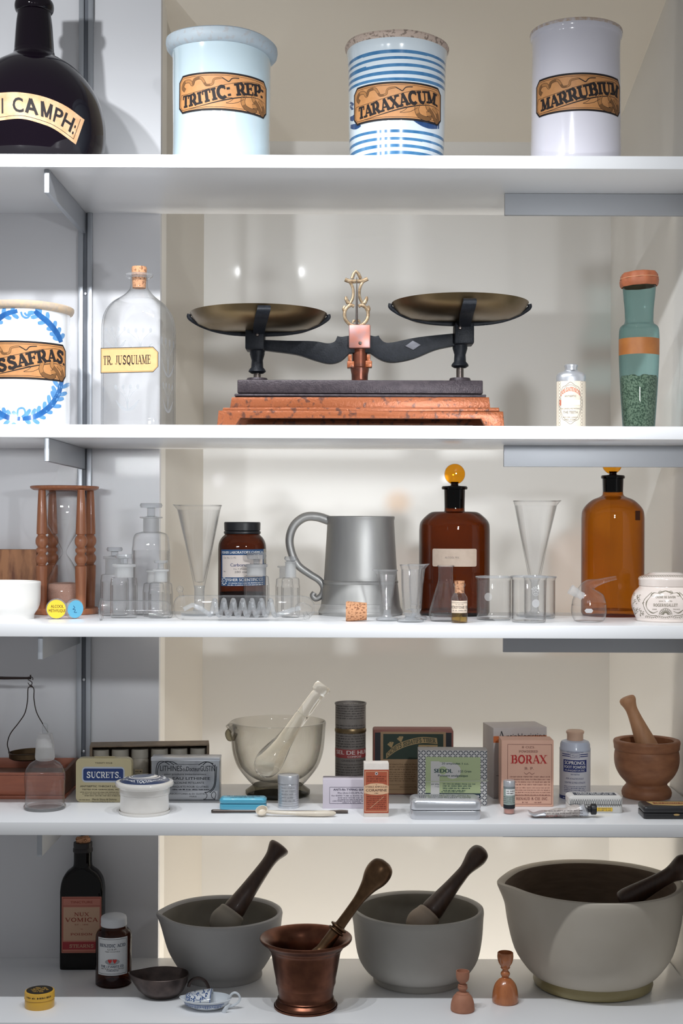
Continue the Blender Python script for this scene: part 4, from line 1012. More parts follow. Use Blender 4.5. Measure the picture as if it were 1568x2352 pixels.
# amber bottles
def amber(label, px, y, R_, mat, nk, lipr, lipy, necky, shy, st, nm):
    t = T('stoppered_bottle', label, 'bottle', px, 1300, y, 3)
    body = [(0, 0), ((R_ - 4) * t.k, 0), (R_ * t.k, .005)] + t.pr([(R_, 1395), (R_, shy + 6)]) + t.pr([(R_, shy + 4), (R_ - 2, shy - 12), (R_ * .86, shy - 25), (R_ * .55 + nk * .3, shy - 38), (nk + 3, necky + 4), (nk, necky - 6)], 5)
    inner = t.pr([(0, 1402), (R_ - 6, 1400)])
    t.add('body', join(lathe(body, 72), lathe(inner, 48)), mat)
    t.add('neck', join(lathe(t.pr([(nk, necky - 5), (nk + 1, lipy + 6)]), 48), lathe(t.pr([(nk, lipy + 8), (lipr - 1, lipy + 7), (lipr, lipy + 3), (lipr - 2, lipy), (nk - 5, lipy)]), 48)), nm)
    cx, cy, r = st
    plug = lathe(t.pr([(0, necky - 4), (nk - 6, necky - 4), (nk - 4, lipy), (9, lipy - 2), (8, cy + r - 3), (10, cy + r - 6)]), 36)
    s = t.add('stopper_plug', plug, nm)
    c = t.P(cx, cy); rr_ = r * t.k
    t.add('stopper_disc', move(lathe([(0, -.0045), (rr_ * .75, -.0045), (rr_ * .96, -.003), (rr_, 0), (rr_ * .96, .003), (rr_ * .75, .0045), (0, .0045)], 40), tuple(c), Matrix.Rotation(R(90), 4, 'X')), AMBERY)
    return t
t = amber('dark amber bottle with a disc stopper and a pale paper label', 1043, .232, 81, AMBER, 23, 30, 1117, 1172, 1214, (1044, 1089, 24), AMBERK)
L = Lab(); L.poly(rrect(109, 41, 4), pm('aged_paper', (206, 186, 168), .65, var=.4, vscale=120, rgb2=(188, 166, 146)), 0)
L.text('ALCOOL 95%', -6, -2, 4.6, ink('typed', (110, 100, 96)), 1, width=33)
L.build(t, 'label', cyl(t, 81.3, 1043.5, 1281), maxlen=6)
t = amber('bright amber bottle with a disc stopper, partly behind the decorated pot', 1406.5, .225, 71.5, AMBER2, 23, 27.5, 1092, 1135, 1186, (1405, 1066, 23), AMBERK)
L = Lab(); L.rect(-9, -11, 9, 11, ink('amber_patch', (60, 28, 12)), 0); L.build(t, 'torn_label', cyl(t, 71.5, 1462, 1184))

# flask, vial, beakers, pipette pot
t = T('conical_flask', 'clear conical flask standing behind the corked vial', 'flask', 1023, 1360, .085, 3)
fl_ = [(0, 0), (34 * t.k, 0)] + t.pr([(36, 1419), (38, 1412), (37, 1402), (33, 1388), (22, 1350), (17.5, 1336), (16.5, 1326), (16.5, 1306), (17.5, 1302), (19.5, 1300)], 2)
t.add(None, join(lathe(fl_, 48), lathe(t.pr([(0, 1416), (30, 1416), (35, 1408)]), 40), ring(19 * t.k, t.z(1300), .0009)), CLEAR)
t = T('vial', 'small corked vial of pale yellow liquid with a printed label', 'vial', 1054.5, 1390, .05, 3)
R_ = 19
t.add('body', lathe([(0, 0), (18 * t.k, 0), (R_ * t.k, .0015)] + t.pr([(R_, 1424), (R_, 1376), (17.5, 1370), (13, 1364), (11.5, 1360), (11.5, 1348), (14, 1345), (14, 1341), (11, 1340)]), 40), CLEAR)
t.add('liquid', lathe([(0, .0012), (17.5 * t.k, .0014), (18 * t.k, .003), (18 * t.k, t.z(1404)), (0, t.z(1404))], 36), LIQ)
t.add('cork', lathe(t.pr([(0, 1362), (10.5, 1362), (11, 1341), (12, 1334), (0, 1333.5)]), 28), CORK)
VP = pm('vial_paper', (222, 202, 182), .6)
L = Lab(); L.rect(-22, -15, 22, 13, VP, 0); L.line([(-22, 8), (22, 8)], .8, GREYINK, 1); L.line([(-22, 10), (22, 10)], .5, GREYINK, 1); L.line([(-22, -12.5), (22, -12.5)], .6, GREYINK, 1)
L.text('74-60-90', 0, 3, 3, GREYINK, 1, width=20); L.slab('MICROTOME OIL', 0, -5, 6, ink('dk', (60, 54, 54)), 1, width=52, T=.17, n=.08, ser=.08); L.fine(-20, 20, -10.5, 2.6, GREYINK, 9, 1)
L.build(t, 'label', cyl(t, R_ + .3, 1054.5, 1393), maxlen=4)
def beaker(label, px, y, R_, rimy, boty, spout=None):
    t = T('beaker', label, 'beaker', px, 1375, y, 3); k = t.k
    zr = t.z(rimy)
    def tf(x, yy, z, a):
        if spout is None: return (x, yy, z)
        da = (a - spout + math.pi) % (2 * math.pi) - math.pi; f = max(0, min(1, (z - zr + 14 * k) / (14 * k)))
        e = math.exp(-(da / .2) ** 2) * f ** 1.5 * 7 * k
        return (x + math.sin(spout) * e, yy - math.cos(spout) * e, z)
    t.add('wall', join(lathe([(0, 0), ((R_ - 4) * k, 0), ((R_ - 1) * k, .0012), (R_ * k, .004)] + t.pr([(R_, boty - 12), (R_, rimy + 6), (R_ + 1.5, rimy + 2), (R_ + 2.5, rimy)]), 60, tf), lathe([(0, .0025), ((R_ - 4) * k, .0028), ((R_ - 1.6) * k, .006)] + t.pr([(R_ - 1.6, boty - 14), (R_ - 1.6, rimy + 8)]), 48)), CLEAR)
    t.add('rim', ring((R_ + 2) * k, zr, .0011, 60, tf=tf), CLEARR)
    return t
SPOT_ = glass('white_enamel', (230, 230, 232), (230, 230, 232), gloss=.5, haze=.8, hazecol=(236, 236, 238))
t = beaker('clear beaker with a faint round spot, next to the corked vial', 1134, .115, 39.5, 1325, 1420)
L = Lab(); L.disc(0, 0, 9.5, FROST, 0); L.build(t, 'spot', cyl(t, 39.7, 1121, 1371))
t = beaker('clear beaker with a white enamel spot, nearest the shelf edge', 1214, .065, 39, 1324, 1429, spout=R(62))
L = Lab(); L.disc(0, -15, 9.5, SPOT_, 0)
L.line([(8 * math.cos(a), 11 + 8.5 * math.sin(a)) for a in [2 * math.pi * i / 28 for i in range(28)]], 1.1, SPOT_, 0, closed=True)
for a in range(5): L.disc(4.2 * math.cos(a * 1.257 + .3), 11 + 4.2 * math.sin(a * 1.257 + .3), 1.8, SPOT_, 0, n=8)
for a in (40, 65, 90, 115, 140): L.rect(12 * math.cos(R(a)) - 1.2, 10 + 12 * math.sin(R(a)) - 1.5, 12 * math.cos(R(a)) + 1.2, 10 + 12 * math.sin(R(a)) + 2, SPOT_, 0)
L.build(t, 'enamel_mark', cyl(t, 39.2, 1230, 1371))
beaker('clear beaker standing behind the one with the white enamel spot', 1239, .16, 35.5, 1325, 1418)
t = T('dropper_flask', 'small clear pear-shaped flask with a bent spout and a frosted side neck', 'flask', 1352, 1390, .075, 3)
k = t.k
pear = [(0, 0), (26 * k, 0), (34 * k, .002)] + t.pr([(39, 1413), (40.5, 1402), (39, 1386), (33, 1366)], 4)
sw = cr([(1352, 1388, 39.5), (1351, 1374, 36.5), (1350, 1362, 30), (1351, 1351, 21), (1355, 1344, 14.5), (1364, 1340, 10), (1378, 1336, 7), (1396, 1331, 5.5), (1415, 1327, 4.6)], 4)
g = tube([tuple(t.P(x, y)) for x, y, r in sw], [r * k for x, y, r in sw], 32)
pr2 = [(0, 0), (26 * k, 0), (34 * k, .002)] + t.pr([(38.5, 1415), (40.5, 1404), (40, 1394), (39.5, 1388)], 4)
t.add('body', join(lathe(pr2, 32), (g[0], g[1][:-2])), CLEAR)
a, b = t.P(1338, 1370), t.P(1309, 1353)
t.add('side_neck', tube([tuple(a), tuple(a.lerp(b, .35)), tuple(a.lerp(b, .36)), tuple(b)], [9 * k, 8 * k, 10 * k, 11.5 * k], 24), FROST)
L = Lab(); L.poly([(-10, 0), (-6, -5), (6, -5), (10, 0), (6, 5), (-6, 5)], SPOT_, 0); L.text('10', 0, 17, 7, FROST, 0); L.build(t, 'etched_mark', cyl(t, 40.6, 1352, 1403))

# decorated pot
POT = pm('ivory_glaze', (224, 212, 204), .18, coat=.8)
GRN = pm('olive_transfer', (112, 106, 88), .4)
t = T('cosmetic_pot', 'lidded ivory ceramic pot with olive scrollwork and lettering, cut by the frame edge', 'pot', 1528, 1380, .105, 3)
body = [(0, 0), (64 * t.k, 0), (67 * t.k, .002), (67 * t.k, .006)] + t.pr([(66, 1421), (70, 1413), (76, 1398), (78, 1384), (76, 1370), (70, 1358), (62, 1350), (60, 1347)], 3)
t.add('body', lathe(body + t.pr([(60, 1346), (56, 1346), (56, 1400), (0, 1404)]), 72), POT)
lid = t.pr([(0, 1345.5), (60, 1345.5), (61, 1344), (61, 1333), (62, 1331), (62, 1328), (60, 1325), (52, 1321.5), (42, 1319), (38, 1316), (30, 1314), (0, 1313)])
l = t.add('lid', lathe(lid, 72), POT)
pj = onto(t, body); L = Lab()
sx = lambda P, m: [(2 * 1528 - x, y) for x, y in P] if m else P
for m_ in (0, 1):
    L.line(sx(cr([(1528, -1357), (1512, -1362), (1500, -1362), (1492, -1372), (1484, -1384), (1486, -1398), (1498, -1408), (1510, -1404)], 5), m_), [1.6 + .8 * math.sin(i * .7) for i in range(36)], GRN, 1)
    L.line(sx(cr([(1497, -1360), (1490, -1366), (1478, -1380), (1479, -1396), (1490, -1412), (1508, -1414)], 5), m_), 1.1, GRN, 1)
    L.line(sx(arc(1516, -1361, 4, 3.4, 0, 300, 10), m_), 1, GRN, 1); L.line(sx(arc(1499, -1366, 4, 3.4, 60, 330, 10), m_), 1, GRN, 1)
    rn = random.Random(5)
    for i in range(26):
        x, y = rn.uniform(1456, 1478), -rn.uniform(1362, 1414)
        L.line(sx(arc(x, y, rn.uniform(1.5, 3), rn.uniform(1.5, 3), rn.uniform(0, 90), rn.uniform(180, 360), 6), m_), .9, GRN, 1)
for i in range(9):
    a = R(10 + 20 * i); L.line([(1528 + 4 * math.cos(a), -1412 + 4 * math.sin(a)), (1528 + 13 * math.cos(a), -1412 + 13 * math.sin(a))], 1.8, GRN, 1)
L.line(arc(1528, -1412, 14.5, 14.5, 0, 180, 14), 1, GRN, 1)
for i in range(20): L.line(arc(1484 + i * 4.6, -1418 + 1.5 * math.cos(i), 2.2, 2.2, 0, 280, 6), .8, GRN, 1)
L.slab('CREME DE SAVON', 1528, -1374, 5, GRN, 2, width=46, T=.18, n=.1, ser=.08); L.text('pour la barbe', 1528, -1382, 4, GRN, 2, width=30)
L.slab('ROGER&GALLET', 1528, -1393, 6.5, GRN, 2, width=56, T=.16, n=.08, ser=.06); L.text('PARIS', 1503, -1401, 3, GRN, 2); L.text('FRANCE', 1553, -1401, 3, GRN, 2)
L.build(t, 'scrollwork', pj, maxlen=6)
L = Lab(); pl_ = onto(t, lid)
for i in range(22): L.line(arc(1470 + i * 5.4, -1325.5 + (3.0 - 3.0 * ((i - 10.7) / 11) ** 2), 2.6, 2, 0, 300, 6), 1, GRN, 1)
L.build(t, 'lid_scrollwork', pl_, parent=l, maxlen=6)
# ---------------------------------------------------------------- board of the cartons and tins
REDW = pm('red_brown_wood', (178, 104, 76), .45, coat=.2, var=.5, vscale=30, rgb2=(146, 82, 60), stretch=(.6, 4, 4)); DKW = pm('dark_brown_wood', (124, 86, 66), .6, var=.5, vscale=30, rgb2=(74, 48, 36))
t = T('wooden_tray', 'open red-brown wooden box with a raised back edge, standing under the hanging scale pan', 'box', -60, 1790, .225, 4)
xr = pt(148, 1800, .168).x - t.loc.x; xl = -.16
zt_ = pt(100, 1775, .168).z - t.z0; zb_ = pt(100, 1740, .282).z - t.z0
yf_, yb_ = -.057, .057; tk = .006
t.add('front_panel', join(bx(xl, xr, yf_, yf_ + tk, .006, zt_ - .004, .0006)), REDW)
t.add('front_rail', bx(xl, xr + .0005, yf_ - .0015, yf_ + tk + .001, zt_ - .0035, zt_, .0008), REDW)
t.add('base_board', bx(xl, xr + .001, yf_ - .002, yb_, 0, .0055, .0008), REDW)
V, F = prism([(yf_ + tk + .0015, .006), (yb_, .006), (yb_, zb_), (yf_ + tk + .0015, zt_)], -tk / 2, tk / 2, .0005)
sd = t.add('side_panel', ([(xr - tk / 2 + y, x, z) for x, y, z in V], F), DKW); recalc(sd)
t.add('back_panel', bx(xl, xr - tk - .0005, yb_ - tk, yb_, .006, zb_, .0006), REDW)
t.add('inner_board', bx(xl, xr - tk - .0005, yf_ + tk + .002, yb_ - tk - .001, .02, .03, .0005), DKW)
# hand balance with hanging pan
t = T('hand_balance', 'thin dark hanging balance whose beam end and wire-hung pan reach into the frame', 'scale', -120, 1640, .235, 4)
DB = pm('dark_brass', (92, 74, 52), .4, .85, var=.5, vscale=60, rgb2=(62, 48, 36))
hk = lambda P: [tuple(t.P(x, y)) for x, y in P]
t.add('pillar', tube([tuple(Vector((t.P(-120, 1700).x, 0, .031))), tuple(t.P(-120, 1545))], .005, 16), DB)
t.add('foot', move(lathe([(0, 0), (.02, 0), (.02, .003), (.006, .007), (0, .008)], 24), (t.P(-120, 1700).x, 0, .0302)), DB)
t.add('beam', tube(hk([(-310, 1557), (-120, 1552), (10, 1557.5), (62, 1557.5), (70, 1557)]), [.002, .0034, .0024, .0019, .0024], 10), WIRE)
t.add('hook', join(tube(hk([(70, 1560), (70, 1550)]), .0012, 8), tube(hk(cr([(64, 1561), (68, 1563), (73, 1567), (73, 1572), (69, 1575), (64, 1568)], 4)), .0007, 8), tube(hk(cr([(70, 1554), (75, 1557), (75, 1562)], 3)), .0007, 8)), WIRE)
t.add('hanger', tube(hk(cr([(21, 1727), (17, 1708), (24, 1685), (43, 1660), (57, 1638), (63, 1610), (64, 1584), (67, 1578), (74, 1578), (78, 1584), (78, 1606), (84, 1636), (99, 1664), (112, 1686), (121, 1708), (120, 1726)], 5)), .00085, 8), WIRE)
c = t.P(71, 1727); k = t.k; Rp = 51 * k
pn = lathe([(0, -.010), (Rp * .85, -.010), (Rp * .97, -.0075), (Rp * .97, 0), (Rp, .001), (Rp * .95, .001), (Rp * .93, -.007), (0, -.0085)], 56)
t.add('pan', move(pn, tuple(c), Matrix.Rotation(R(-2), 4, 'Y')), DB)
t.add('hanger', join(tube([(c.x - Rp * 1.0, 0, c.z - .001), tuple(t.P(21, 1727))], .0012, 8), tube([(c.x + Rp * 1.0, 0, c.z), tuple(t.P(120, 1726))], .0012, 8), tube([tuple(t.P(75, 1577)), tuple(t.P(69, 1573))], .0009, 8)), WIRE)
# dome shaped bottle
t = T('glass_bottle', 'clear dome-shouldered glass bottle with a tall frosted cap, in front of the wooden tray', 'bottle', 103, 1800, .098, 4)
t.add('body', join(lathe([(0, 0), (46 * t.k, 0), (48 * t.k, .002), (48 * t.k, .004), (46 * t.k, .006)] + t.pr([(45, 1850), (44.5, 1830), (46, 1800), (46.5, 1782), (43, 1766), (34, 1753), (24, 1747), (19, 1743), (18, 1738)], 3), 56), lathe([(0, .004), (42 * t.k, .0045), (44 * t.k, .008)], 40)), CLEAR)
t.add('cap', lathe(t.pr([(17, 1746), (21, 1744), (22.5, 1738), (21, 1715), (19.5, 1698), (19, 1696), (17.5, 1694), (17.5, 1686), (17, 1684.5), (0, 1684)]), 48), FROST)
t.add('tip', lathe(t.pr(cr([(6.5, 1685), (6, 1676), (6, 1668), (4, 1662), (0, 1660)], 3)), 24), CLEARR)
# vial case at the back
CASE = pm('brown_case', (130, 112, 92), .6, var=.5, vscale=60, rgb2=(82, 66, 52)); CASEIN = pm('case_inside', (62, 52, 42), .8)
t = Box('vial_case', 'open-fronted brown case holding a row of white-labelled vials, at the back', 'case', 204, 476, 1713, 1822, .222, .042, 4, rz=R(7))
w2, h = t.W / 2, t.H
t.add('case', join(bx(-w2, w2, .015, .021, 0, h), bx(-w2, -w2 + .004, -.021, .015, 0, h), bx(w2 - .004, w2, -.021, .015, 0, h), bx(-w2 + .004, w2 - .004, -.021, .015, 0, .004), bx(-w2 + .004, w2 - .004, -.021, .015, h - .002, h)), CASE)
t.add('lower_ledge', bx(-w2 + .004, w2 - .004, -.0215, -.017, .004, .019), pm('black_strip', (38, 34, 30), .6))
t.add('ledge_trim', bx(-w2 + .004, w2 - .004, -.0222, -.0165, .019, .0215), CASE)
case_t = t
VG = pm('grey_jar', (176, 168, 154), .35, var=.4, vscale=60, rgb2=(120, 110, 96)); VL = pm('vial_cap', (172, 166, 154), .5)
wh = ['nearest the hourglass track', 'second from the upright track', 'third from the upright track', 'fourth from the upright track', 'fifth from the upright track', 'at the mortar end']
wh[0] = 'at the upright track end'
first = None
for i in range(6):
    u = -.5 + .085 + i * .165
    lx = u * t.W; M = Matrix.Rotation(t.rz, 3, 'Z') @ Vector((lx, -.003, 0))
    lab = 'small grey jar with a pale cap in the brown case, ' + wh[i]
    loc = t.loc + M + Vector((0, 0, .0045))
    if first is None:
        q = T('small_jar', lab, 'jar', 240, 1760, .24, 4, group='jars in the brown case'); q.loc = loc
        hj = h - .0125
        q.add('body', lathe([(0, 0), (.0132, 0), (.0138, .001), (.0138, hj * .72), (.0125, hj * .78), (0, hj * .78)], 32), VG)
        q.add('cap', lathe([(0, hj * .78), (.0135, hj * .78), (.0135, hj * .97), (.013, hj), (0, hj)], 32), VL)
        L = Lab(); L.rect(-9, -8, 9, 8, pm('small_label', (214, 198, 164), .6), 0); L.fine(-7, 7, 2, 3, INK, 4, 1); L.fine(-7, 6, -4, 3, INK, 6, 1)
        L.build(q, 'label', lambda uu, vv, hh: ((.0139 + hh) * math.sin(uu * .0007 / .0139), -(.0139 + hh) * math.cos(uu * .0007 / .0139), hj * .42 + vv * .0007), maxlen=4)
        first = q.o
    else:
        r_ = first.copy(); COL.objects.link(r_); r_.location = loc; r_['label'] = lab
        for ch in list(first.children):
            c_ = ch.copy(); COL.objects.link(c_); c_.parent = r_
# lozenge tin
def tin(name, label, cat, x0, x1, yt, yb, yf, d, mat, rad, rz=0, bev=.001, part='body'):
    t = Box(name, label, cat, x0, x1, yt, yb, yf, d, 4, rz)
    V, F = prism([(x, z + t.H / 2) for x, z in rrect(t.W, t.H, rad * t.kf, 5)], -d / 2, d / 2, 0)
    o = t.add(part, (V, F), mat); recalc(o)
    md = o.modifiers.new('edge', 'BEVEL'); md.width = bev; md.segments = 2; md.limit_method = 'ANGLE'; md.angle_limit = R(60)
    return t
TINC = pm('cream_tin', (196, 184, 146), .4, coat=.2, var=.2, vscale=60, rgb2=(184, 170, 132)); NAVYT = pm('navy_panel', (24, 52, 112), .4); PALEB = pm('pale_blue_border', (182, 190, 204), .45); TINI = ink('tin_ink', (66, 60, 48))
t = tin('lozenge_tin', 'cream lozenge tin standing upright with a navy title panel', 'tin', 174, 302, 1742, 1843, .145, .016, TINC, 12)
t.add('hinge', bx(-.016, .016, -.001, .003, t.H - .0005, t.H + .0015), TINC)
L = Lab(); f = t.front()
L.poly([(x - 1, y + 13) for x, y in rrect(98, 36, 9)], PALEB, 0); L.poly([(x - 1, y + 13) for x, y in rrect(92, 28, 5)], NAVYT, 1)
L.slab('SUCRETS.', 0, 5.5, 14, WT, 2, width=80, T=.17, n=.07, ser=.06)
L.text('TWENTY FOUR', 0, 38, 3.4, TINI, 2, width=40, bold=.01)
L.text('ANTISEPTIC THROAT LOZENGES', -54, -16, 4.4, TINI, 2, width=110, al='l', bold=.02)
L.text('TESTED FOR GERMICIDAL ACTIVITY', -50, -23, 3.6, TINI, 2, width=104, al='l', bold=.01)
for i, y in enumerate((-28.5, -32.5, -36.5)): L.fine(-54 + i * 5, 54 - i * 5, y, 2, TINI, i)
L.fine(-56, -32, -46, 2.2, TINI, 8); L.text('Merck Sharp & Dohme', -26, -46, 4.4, TINI, 2, width=56, al='l'); L.text('Division of Merck & Co. Inc.', -26, -51.5, 3.4, TINI, 2, width=52, al='l')
L.build(t, 'printed_front', f, maxlen=1e9)
# grey lithia tin
GREYT = pm('grey_metal_tin', (172, 174, 178), .36, .6, var=.5, vscale=50, rgb2=(116, 118, 124)); TB = ink('tin_black', (34, 36, 42))
t = Box('powder_tin', 'grey metal tin with black French lettering, beside the glass mortar', 'tin', 347, 504, 1741, 1840, .158, .03, 4)
t.body('body', GREYT, .0012)
t.add('lid_edge', bx(-t.W / 2 - .0004, t.W / 2 + .0004, -.0154, .0154, t.H - .005, t.H + .0003, .0006), STEEL)
L = Lab(); LT = pm('tin_light', (190, 192, 196), .35, .6)
L.poly([(-74, -46), (-74, -38), (-10, -30), (30, -26), (74, -26), (74, -46)], LT, 0)
for q in (([(-62, -10), (-67, 10), (-66, 30), (-60, 40), (-48, 40), (-36, 33)]), ([(-60, -6), (-64, 10), (-62, 28), (-56, 37), (-40, 41), (-26, 33)]), ([(-46, 40), (-30, 40), (-18, 34)])): L.line(cr(q, 6), 1.6, TB, 1)
for q in ([(30, 33), (44, 40), (58, 38), (66, 30)], [(40, 33), (50, 40), (64, 36)], [(68, 34), (68, 0), (64, -18), (54, -28), (44, -30)], [(72, 30), (70, -4), (66, -20), (56, -31)]): L.line(cr(q, 6), 1.8, TB, 1)
L.line([(-26, 35), (0, 34), (30, 35)], .8, TB, 1)
L.text('LITHINES', -58, 19, 13, TB, 2, width=50, al='l', bold=.01); L.text('du', -6.5, 19, 8, TB, 2, width=8, al='l'); L.text('Docteur', 2.5, 19, 11, TB, 2, width=31, al='l', bold=.01); L.text('GUSTIN', 34.5, 19, 13, TB, 2, width=33, al='l', bold=.01)
L.text('pour produire instantanement', 0, 10, 4, TB, 2, width=96); L.text('EAU LITHINEE', 14, -1, 6.5, TB, 2, width=86, bold=.005)
L.text('ALCALINE PETILLANTE', 8, -10, 4.5, TB, 2, width=70); L.text('12 PAQUETS POUR 12 LITRES', 8, -19, 4, TB, 2, width=90)
L.fine(-30, 56, -25, 3, TB, 5); L.text('LABORATOIRES du Dr GUSTIN', 4, -35, 3.8, TB, 2, width=84); L.text('PARIS', 18, -41, 3.4, TB, 2, width=16)
L.line(cr([(46, -30), (50, -36), (47, -44), (42, -46), (68, -46), (62, -42), (60, -34), (66, -28), (70, -34), (68, -44)], 5), 1.3, TB, 2)
L.build(t, 'printed_front', t.front(), maxlen=1e9)
# toothpaste pot
EAR = pm('cream_earthenware', (226, 222, 216), .16, coat=.8, var=.2, vscale=30, rgb2=(214, 210, 204)); BLT = pm('blue_transfer', (46, 58, 88), .25, coat=.5)
t = T('ointment_pot', 'round white pot with a domed blue-printed lid, in front of the cream tin', 'pot', 332, 1840, .071, 4)
t.add('body', lathe([(0, 0), (57 * t.k, 0), (58.5 * t.k, .002), (58 * t.k, .0045)] + t.pr([(56, 1866), (55.5, 1850), (56, 1824), (57, 1822), (52, 1820), (50, 1860), (0, 1866)]), 72), EAR)
l = t.add('lid', lathe(t.pr([(0, 1821.5), (57, 1821.5), (58, 1818), (58, 1808), (60, 1806), (66, 1803), (67, 1798), (65, 1794), (56, 1793)]), 72), EAR)
dome = t.pr([(58, 1793.5), (52, 1789), (42, 1785.5), (26, 1782), (0, 1780.5)], 3)
t.add('dome', lathe([(59 * t.k, dome[0][1] - .0006)] + dome, 64), EAR, parent=l)
L = Lab(); k = t.k
def dm(u, v, h):
    r = math.hypot(u, v) * k; z = 0
    for (ra, za), (rb, zb2) in zip(dome, dome[1:]):
        if rb <= r <= ra: z = za + (zb2 - za) * (ra - r) / max(ra - rb, 1e-9); break
    return (u * k, v * k, z + h)
def sector(r0, r1, a0, a1, mat, lay, n=40):
    V = [(r * math.cos(R(a0 + (a1 - a0) * i / n)), r * math.sin(R(a0 + (a1 - a0) * i / n))) for i in range(n + 1) for r in (r0, r1)]
    L.tri(V, [(2 * i, 2 * i + 1, 2 * i + 3, 2 * i + 2) for i in range(n)], mat, lay)
sector(36, 57, 0, 360, BLT, 0, 72); sector(30, 33, 0, 360, BLT, 0, 60)
L.disc(-6, -4, 22, pm('slate_transfer', (84, 94, 110), .25, coat=.5), 0, ry=20); L.disc(-8, -8, 13, BLT, 1, ry=12); L.disc(12, 8, 9, BLT, 1, ry=12)
ct = lambda s, a0, a1: L.text(s, 0, 40, 12, WT, 2, width=100, bold=.01, warp=lambda x, y: ((y) * math.cos(R(a0 + (a1 - a0) * (x + 50) / 100)), (y) * math.sin(R(a0 + (a1 - a0) * (x + 50) / 100))))
L.text('CHERRY TOOTHPASTE', 0, 0, 13, WT, 2, width=100, bold=.01, warp=lambda x, y: ((41 + y) * math.cos(R(205 + 130 * (x + 50) / 100)) * 1.0, (41 + y) * math.sin(R(205 + 130 * (x + 50) / 100))) if False else ((53 - (12 - y)) * math.cos(R(205 + 130 * (x + 50) / 100)), (53 - y) * math.sin(R(205 + 130 * (x + 50) / 100))))
for i in range(16):
    a = R(-10 + 190 * i / 15); L.disc(46 * math.cos(a), 46 * math.sin(a), 3.4, WT, 2, n=8)
L.build(t, 'transfer_print', dm, parent=l, maxlen=4)
# glass mortar with pestle
MG = solidglass('mortar_glass', (251, 251, 249))
t = T('mortar', 'thick clear glass mortar with a curled pouring lip', 'mortar', 638, 1740, .212, 4)
k = t.k; zr = t.z(1655)
def tf(x, y, z, a):
    da = (a - R(270) + math.pi) % (2 * math.pi) - math.pi; f = max(0, min(1, (z - zr + 34 * k) / (34 * k)))
    e = math.exp(-(da / .16) ** 2) * f ** 1.3
    return (x - e * 12 * k, y, z - e * 12 * k)
MWL = glass('mortar_wall', (251, 250, 247), (112, 108, 98), power=2.8, gloss=1.4, haze=0.03); MFT = glass('mortar_foot', (196, 192, 178), (84, 80, 66), power=1.5)
out = t.pr([(58, 1801), (62, 1797), (72, 1786), (92, 1760), (103, 1730), (107, 1700), (109, 1670)], 3) + t.pr([(110, 1660), (109, 1656.5), (106, 1656), (103, 1660)]) + t.pr([(102, 1672), (100, 1700), (95, 1730), (84, 1760), (58, 1784), (30, 1792), (0, 1794)], 3)
t.add('bowl', lathe(out, 88, tf), MWL)
t.add('foot', lathe([(0, 0), (70 * k, 0), (74 * k, .0025), (74 * k, .007)] + t.pr([(69, 1811), (60, 1804), (57, 1801), (0, 1800)]), 72), MFT)
t.add('lip_curl', tube(cr([tuple(t.P(x, y)) for x, y in ((540, 1668), (530, 1676), (523, 1684), (527, 1696), (536, 1694), (540, 1684))], 4), [6.5 * k] * 16 + [6 * k] * 5, 14), MFT)
t = T('pestle', 'clear glass pestle leaning in the glass mortar', 'pestle', 638, 1740, .212, 4)
a, b = t.P(606, 1766, -.012), t.P(739, 1580, .012)
d = (b - a); Ln = d.length; M = align(d.normalized())
pp = [(0, -18), (12, -16), (24, -6), (31, 12), (31, 30), (26, 55), (20, 80), (17.5, 110), (16.5, 148), (16.5, 150), (16, 152), (15, 200), (14.5, 208)]
pp = cr([(r * k, z * k) for r, z in pp], 3) + [(r * k, Ln + z * k) for r, z in ((14, -16), (19, -12), (20, -3), (20, 4), (17, 8), (0, 9))]
t.add(None, move(lathe(pp, 40), tuple(a), M), MG)
# small blue tin and slender tools
BTIN = pm('turquoise_tin', (84, 168, 196), .3, coat=.4, metal=.1)
def flat_tin(name, label, x0, x1, yb, yf, d, h, mat, cr_=8, lidmat=None, taper=.97):
    t = T(name, label, 'tin', (x0 + x1) / 2, yb, yf + d / 2, 4)
    t.kf = kk(yf); W = (x1 - x0) * t.kf; t.W, t.d, t.H = W, d, h
    P = rrect(W, d, min(cr_ * t.kf, d * .49), 5)
    o = t.add('base', slab(P, 0, h * .45, .0008), mat); recalc(o)
    P2 = rrect(W * 1.006, d + .0004, min(cr_ * t.kf, d * .49), 5)
    V, F = slab(P2, h * .46, h, .0032)
    V = [(x * (taper if z > h * .9 else 1), y * (taper if z > h * .9 else 1), z) for x, y, z in V]
    o = t.add('lid', (V, F), lidmat or mat); recalc(o); t.lid = o
    return t
t = flat_tin('small_tin', 'small turquoise hinged tin, in front of the glass mortar', 505, 612, 1860, .092, .024, .0175, BTIN, 9)
L = Lab(); L.fine(-38, 38, 2, 5, TB, 3, 0); L.fine(-30, 30, -6, 4, TB, 5, 0)
L.build(t, 'printed_lid', lambda u, v, h: (u * t.kf, v * t.kf * 1.6 - .001, t.H + h), parent=t.lid, maxlen=1e9)
t = T('metal_spatula', 'slender dark metal spatula lying behind the bone scoop', 'spatula', 641, 1866, .068, 4)
P = cr([(485, 1866.5, 0), (500, 1866.5, 0), (560, 1867, 0), (640, 1867, 0), (720, 1866, 0), (770, 1867, 0), (799, 1867, 0)], 4)
g = tube([(t.P(x, y).x, 0, .0026) for x, y, q in P], [.0018, .0028, .003, .003, .003, .0026, .0022, .002, .002, .0019] + [.0018] * (len(P) - 16) + [.0022, .0026, .003, .003, .0028, .0024], 12, flat=.8)
t.add(None, g, DARKSTEEL)
BONE = pm('bone', (222, 212, 196), .4, var=.4, vscale=60, rgb2=(202, 188, 166), coat=.2)
t = T('bone_scoop', 'long white bone scoop with a small round bowl at one end', 'scoop', 680, 1868, .045, 4)
k = t.k
